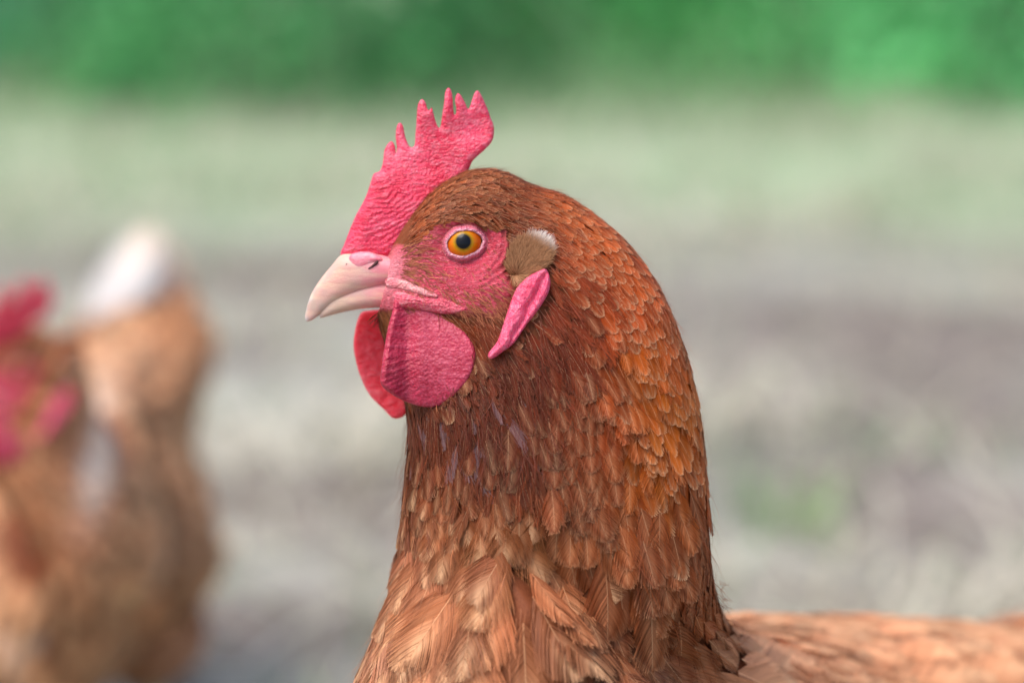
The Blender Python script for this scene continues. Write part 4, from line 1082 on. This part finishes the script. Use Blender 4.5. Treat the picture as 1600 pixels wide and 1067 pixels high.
def shrub(x0, y0, rx, ry, hz, n, c_dark, c_light, label, seed):
    r = np.random.default_rng(seed); base = np.array([x0, y0, 0.0]); o = root("shrub", base, label, "shrub", "shrubs along the far edge of the yard")
    for k in range(5):
        a = r.uniform(0, 6.28); e = base + np.array([math.cos(a) * rx * 0.6, math.sin(a) * ry * 0.6, hz * r.uniform(0.5, 0.8)]); m = (base + e) / 2 + r.normal(0, 0.04, 3)
        limb("stem", [base + np.array([math.cos(a), math.sin(a), 0]) * 0.03, m, e], [0.012, 0.009, 0.004], M_BARK, o, base, 8)
    nc = 70; cl = r.normal(0, 1, (nc, 3)); cl /= np.linalg.norm(cl, axis=1, keepdims=True); cl *= r.uniform(0.45, 1.0, (nc, 1)) ** 0.5
    cen = base + cl * np.array([rx, ry, 0]) + np.array([0, 0, 1.0]) * (0.03 + hz * r.random((nc, 1)) ** 1.6 * np.sqrt(np.clip(1 - (cl[:, :1] ** 2 + cl[:, 1:2] ** 2) * 0.8, 0.1, 1))); tone = r.random(nc)
    idx = r.integers(0, nc, n); P = cen[idx] + r.normal(0, 1, (n, 3)) * np.array([0.10, 0.10, 0.09]); P[:, 2] = np.abs(P[:, 2]) + 0.015
    D = (P - base - np.array([0, 0, hz * 0.3])); D /= np.linalg.norm(D, axis=1, keepdims=True); D = D + r.normal(0, 0.6, (n, 3)); D[:, 2] -= 0.15; D /= np.linalg.norm(D, axis=1, keepdims=True)
    X = np.cross(D, r.normal(0, 1, (n, 3))); X /= np.linalg.norm(X, axis=1, keepdims=True); N = np.cross(X, D)
    L = r.uniform(0.03, 0.06, n)[:, None]; w = L * 0.26
    V = np.stack([P, P + D * L * 0.5 + X * w + N * L * 0.06, P + D * L - N * L * 0.05, P + D * L * 0.5 - X * w + N * L * 0.06], 1).reshape(-1, 3)
    Q = np.arange(4 * n).reshape(-1, 4); k = np.clip(tone[idx] ** 1.3 * 0.85 + r.random(n) * 0.2, 0, 1)[:, None]; c = c_dark * (1 - k) + c_light * k
    C = np.repeat(np.c_[c, np.ones(n)], 4, 0)
    f = mesh_obj("foliage", V, Q, M_LEAF, o, base, attrs={"Tint": ('FLOAT_COLOR', C)}); f["kind"] = "stuff"
    return o


g1, g2 = lin((34, 84, 46)), lin((86, 150, 96))
shr = [(-1.55, 0.30, 0.75, (30, 92, 66), (70, 140, 108), "green shrub further along the hedge line past the frame"),
       (-1.05, 0.34, 0.85, (38, 100, 66), (92, 164, 116), "mid green shrub in the corner behind the blurred hen"),
       (-0.45, 0.36, 0.80, (30, 88, 48), (74, 146, 84), "leafy green shrub between the blurred hen's tail and the comb"),
       (0.02, 0.30, 0.70, (20, 66, 30), (50, 112, 52), "darkest green shrub, directly behind the tips of the hen's comb"),
       (0.52, 0.34, 0.82, (36, 104, 56), (90, 166, 100), "bright green shrub just past the hen's comb"),
       (1.05, 0.34, 0.88, (30, 100, 56), (84, 160, 98), "light green shrub in the far corner above the hen's back"),
       (1.58, 0.36, 0.95, (26, 88, 40), (74, 156, 78), "green shrub further along the hedge line past the frame")]
for k, (x, rx, hz, ca, cb, lab) in enumerate(shr):
    shrub(x, HEDGE_Y + 0.3 + 0.45 * math.sin(k * 2.3), rx * 1.1, 0.40, hz, 4200, lin(ca) * 0.9 + 0.012, lin(cb) * 2.8 + 0.08, lab, 900 + k)

for k, x in enumerate((-3.7, -3.15, -2.6, -2.08, 2.12, 2.66, 3.2, 3.75)):
    shrub(x, HEDGE_Y + 0.3 + 0.3 * math.sin(k * 1.9), 0.36, 0.40, 0.85, 2600, lin((30, 92, 56)) * 1.5 + 0.02, lin((80, 152, 96)) * 2.4 + 0.08, "green shrub further along the hedge line past the frame", 950 + k)


# one fresh green tuft in the straw
tp = on_ground(1228, 822); n = 60; a = rng.uniform(0, 6.28, n); r_ = 0.05 * np.sqrt(rng.random(n))
P = np.stack([tp[0] + r_ * np.cos(a), tp[1] + r_ * np.sin(a), 0 * a - 0.004], 1); P[:, 2] += ground_z(P[:, 0], P[:, 1])
D = np.stack([np.cos(a) * 0.5, np.sin(a) * 0.5, np.ones(n)], 1) + rng.normal(0, 0.2, (n, 3)); D /= np.linalg.norm(D, axis=1, keepdims=True)
N = np.cross(D, np.stack([-np.sin(a), np.cos(a), 0 * a], 1)); k = rng.random((n, 1)); c = lin((120, 164, 96)) * (1 - k) + lin((176, 206, 146)) * k
tuft = root("grass_tuft", np.array([tp[0], tp[1], 0.0]), "small fresh green grass tuft on the ground past the hen's neck", "grass tuft")
ribbons("blades", P, D, N, rng.uniform(0.03, 0.07, n), np.full(n, 0.0016), c * 0.8, c, tuft, np.array([tp[0], tp[1], 0.0]), 0.25, 3, M_BLADE)
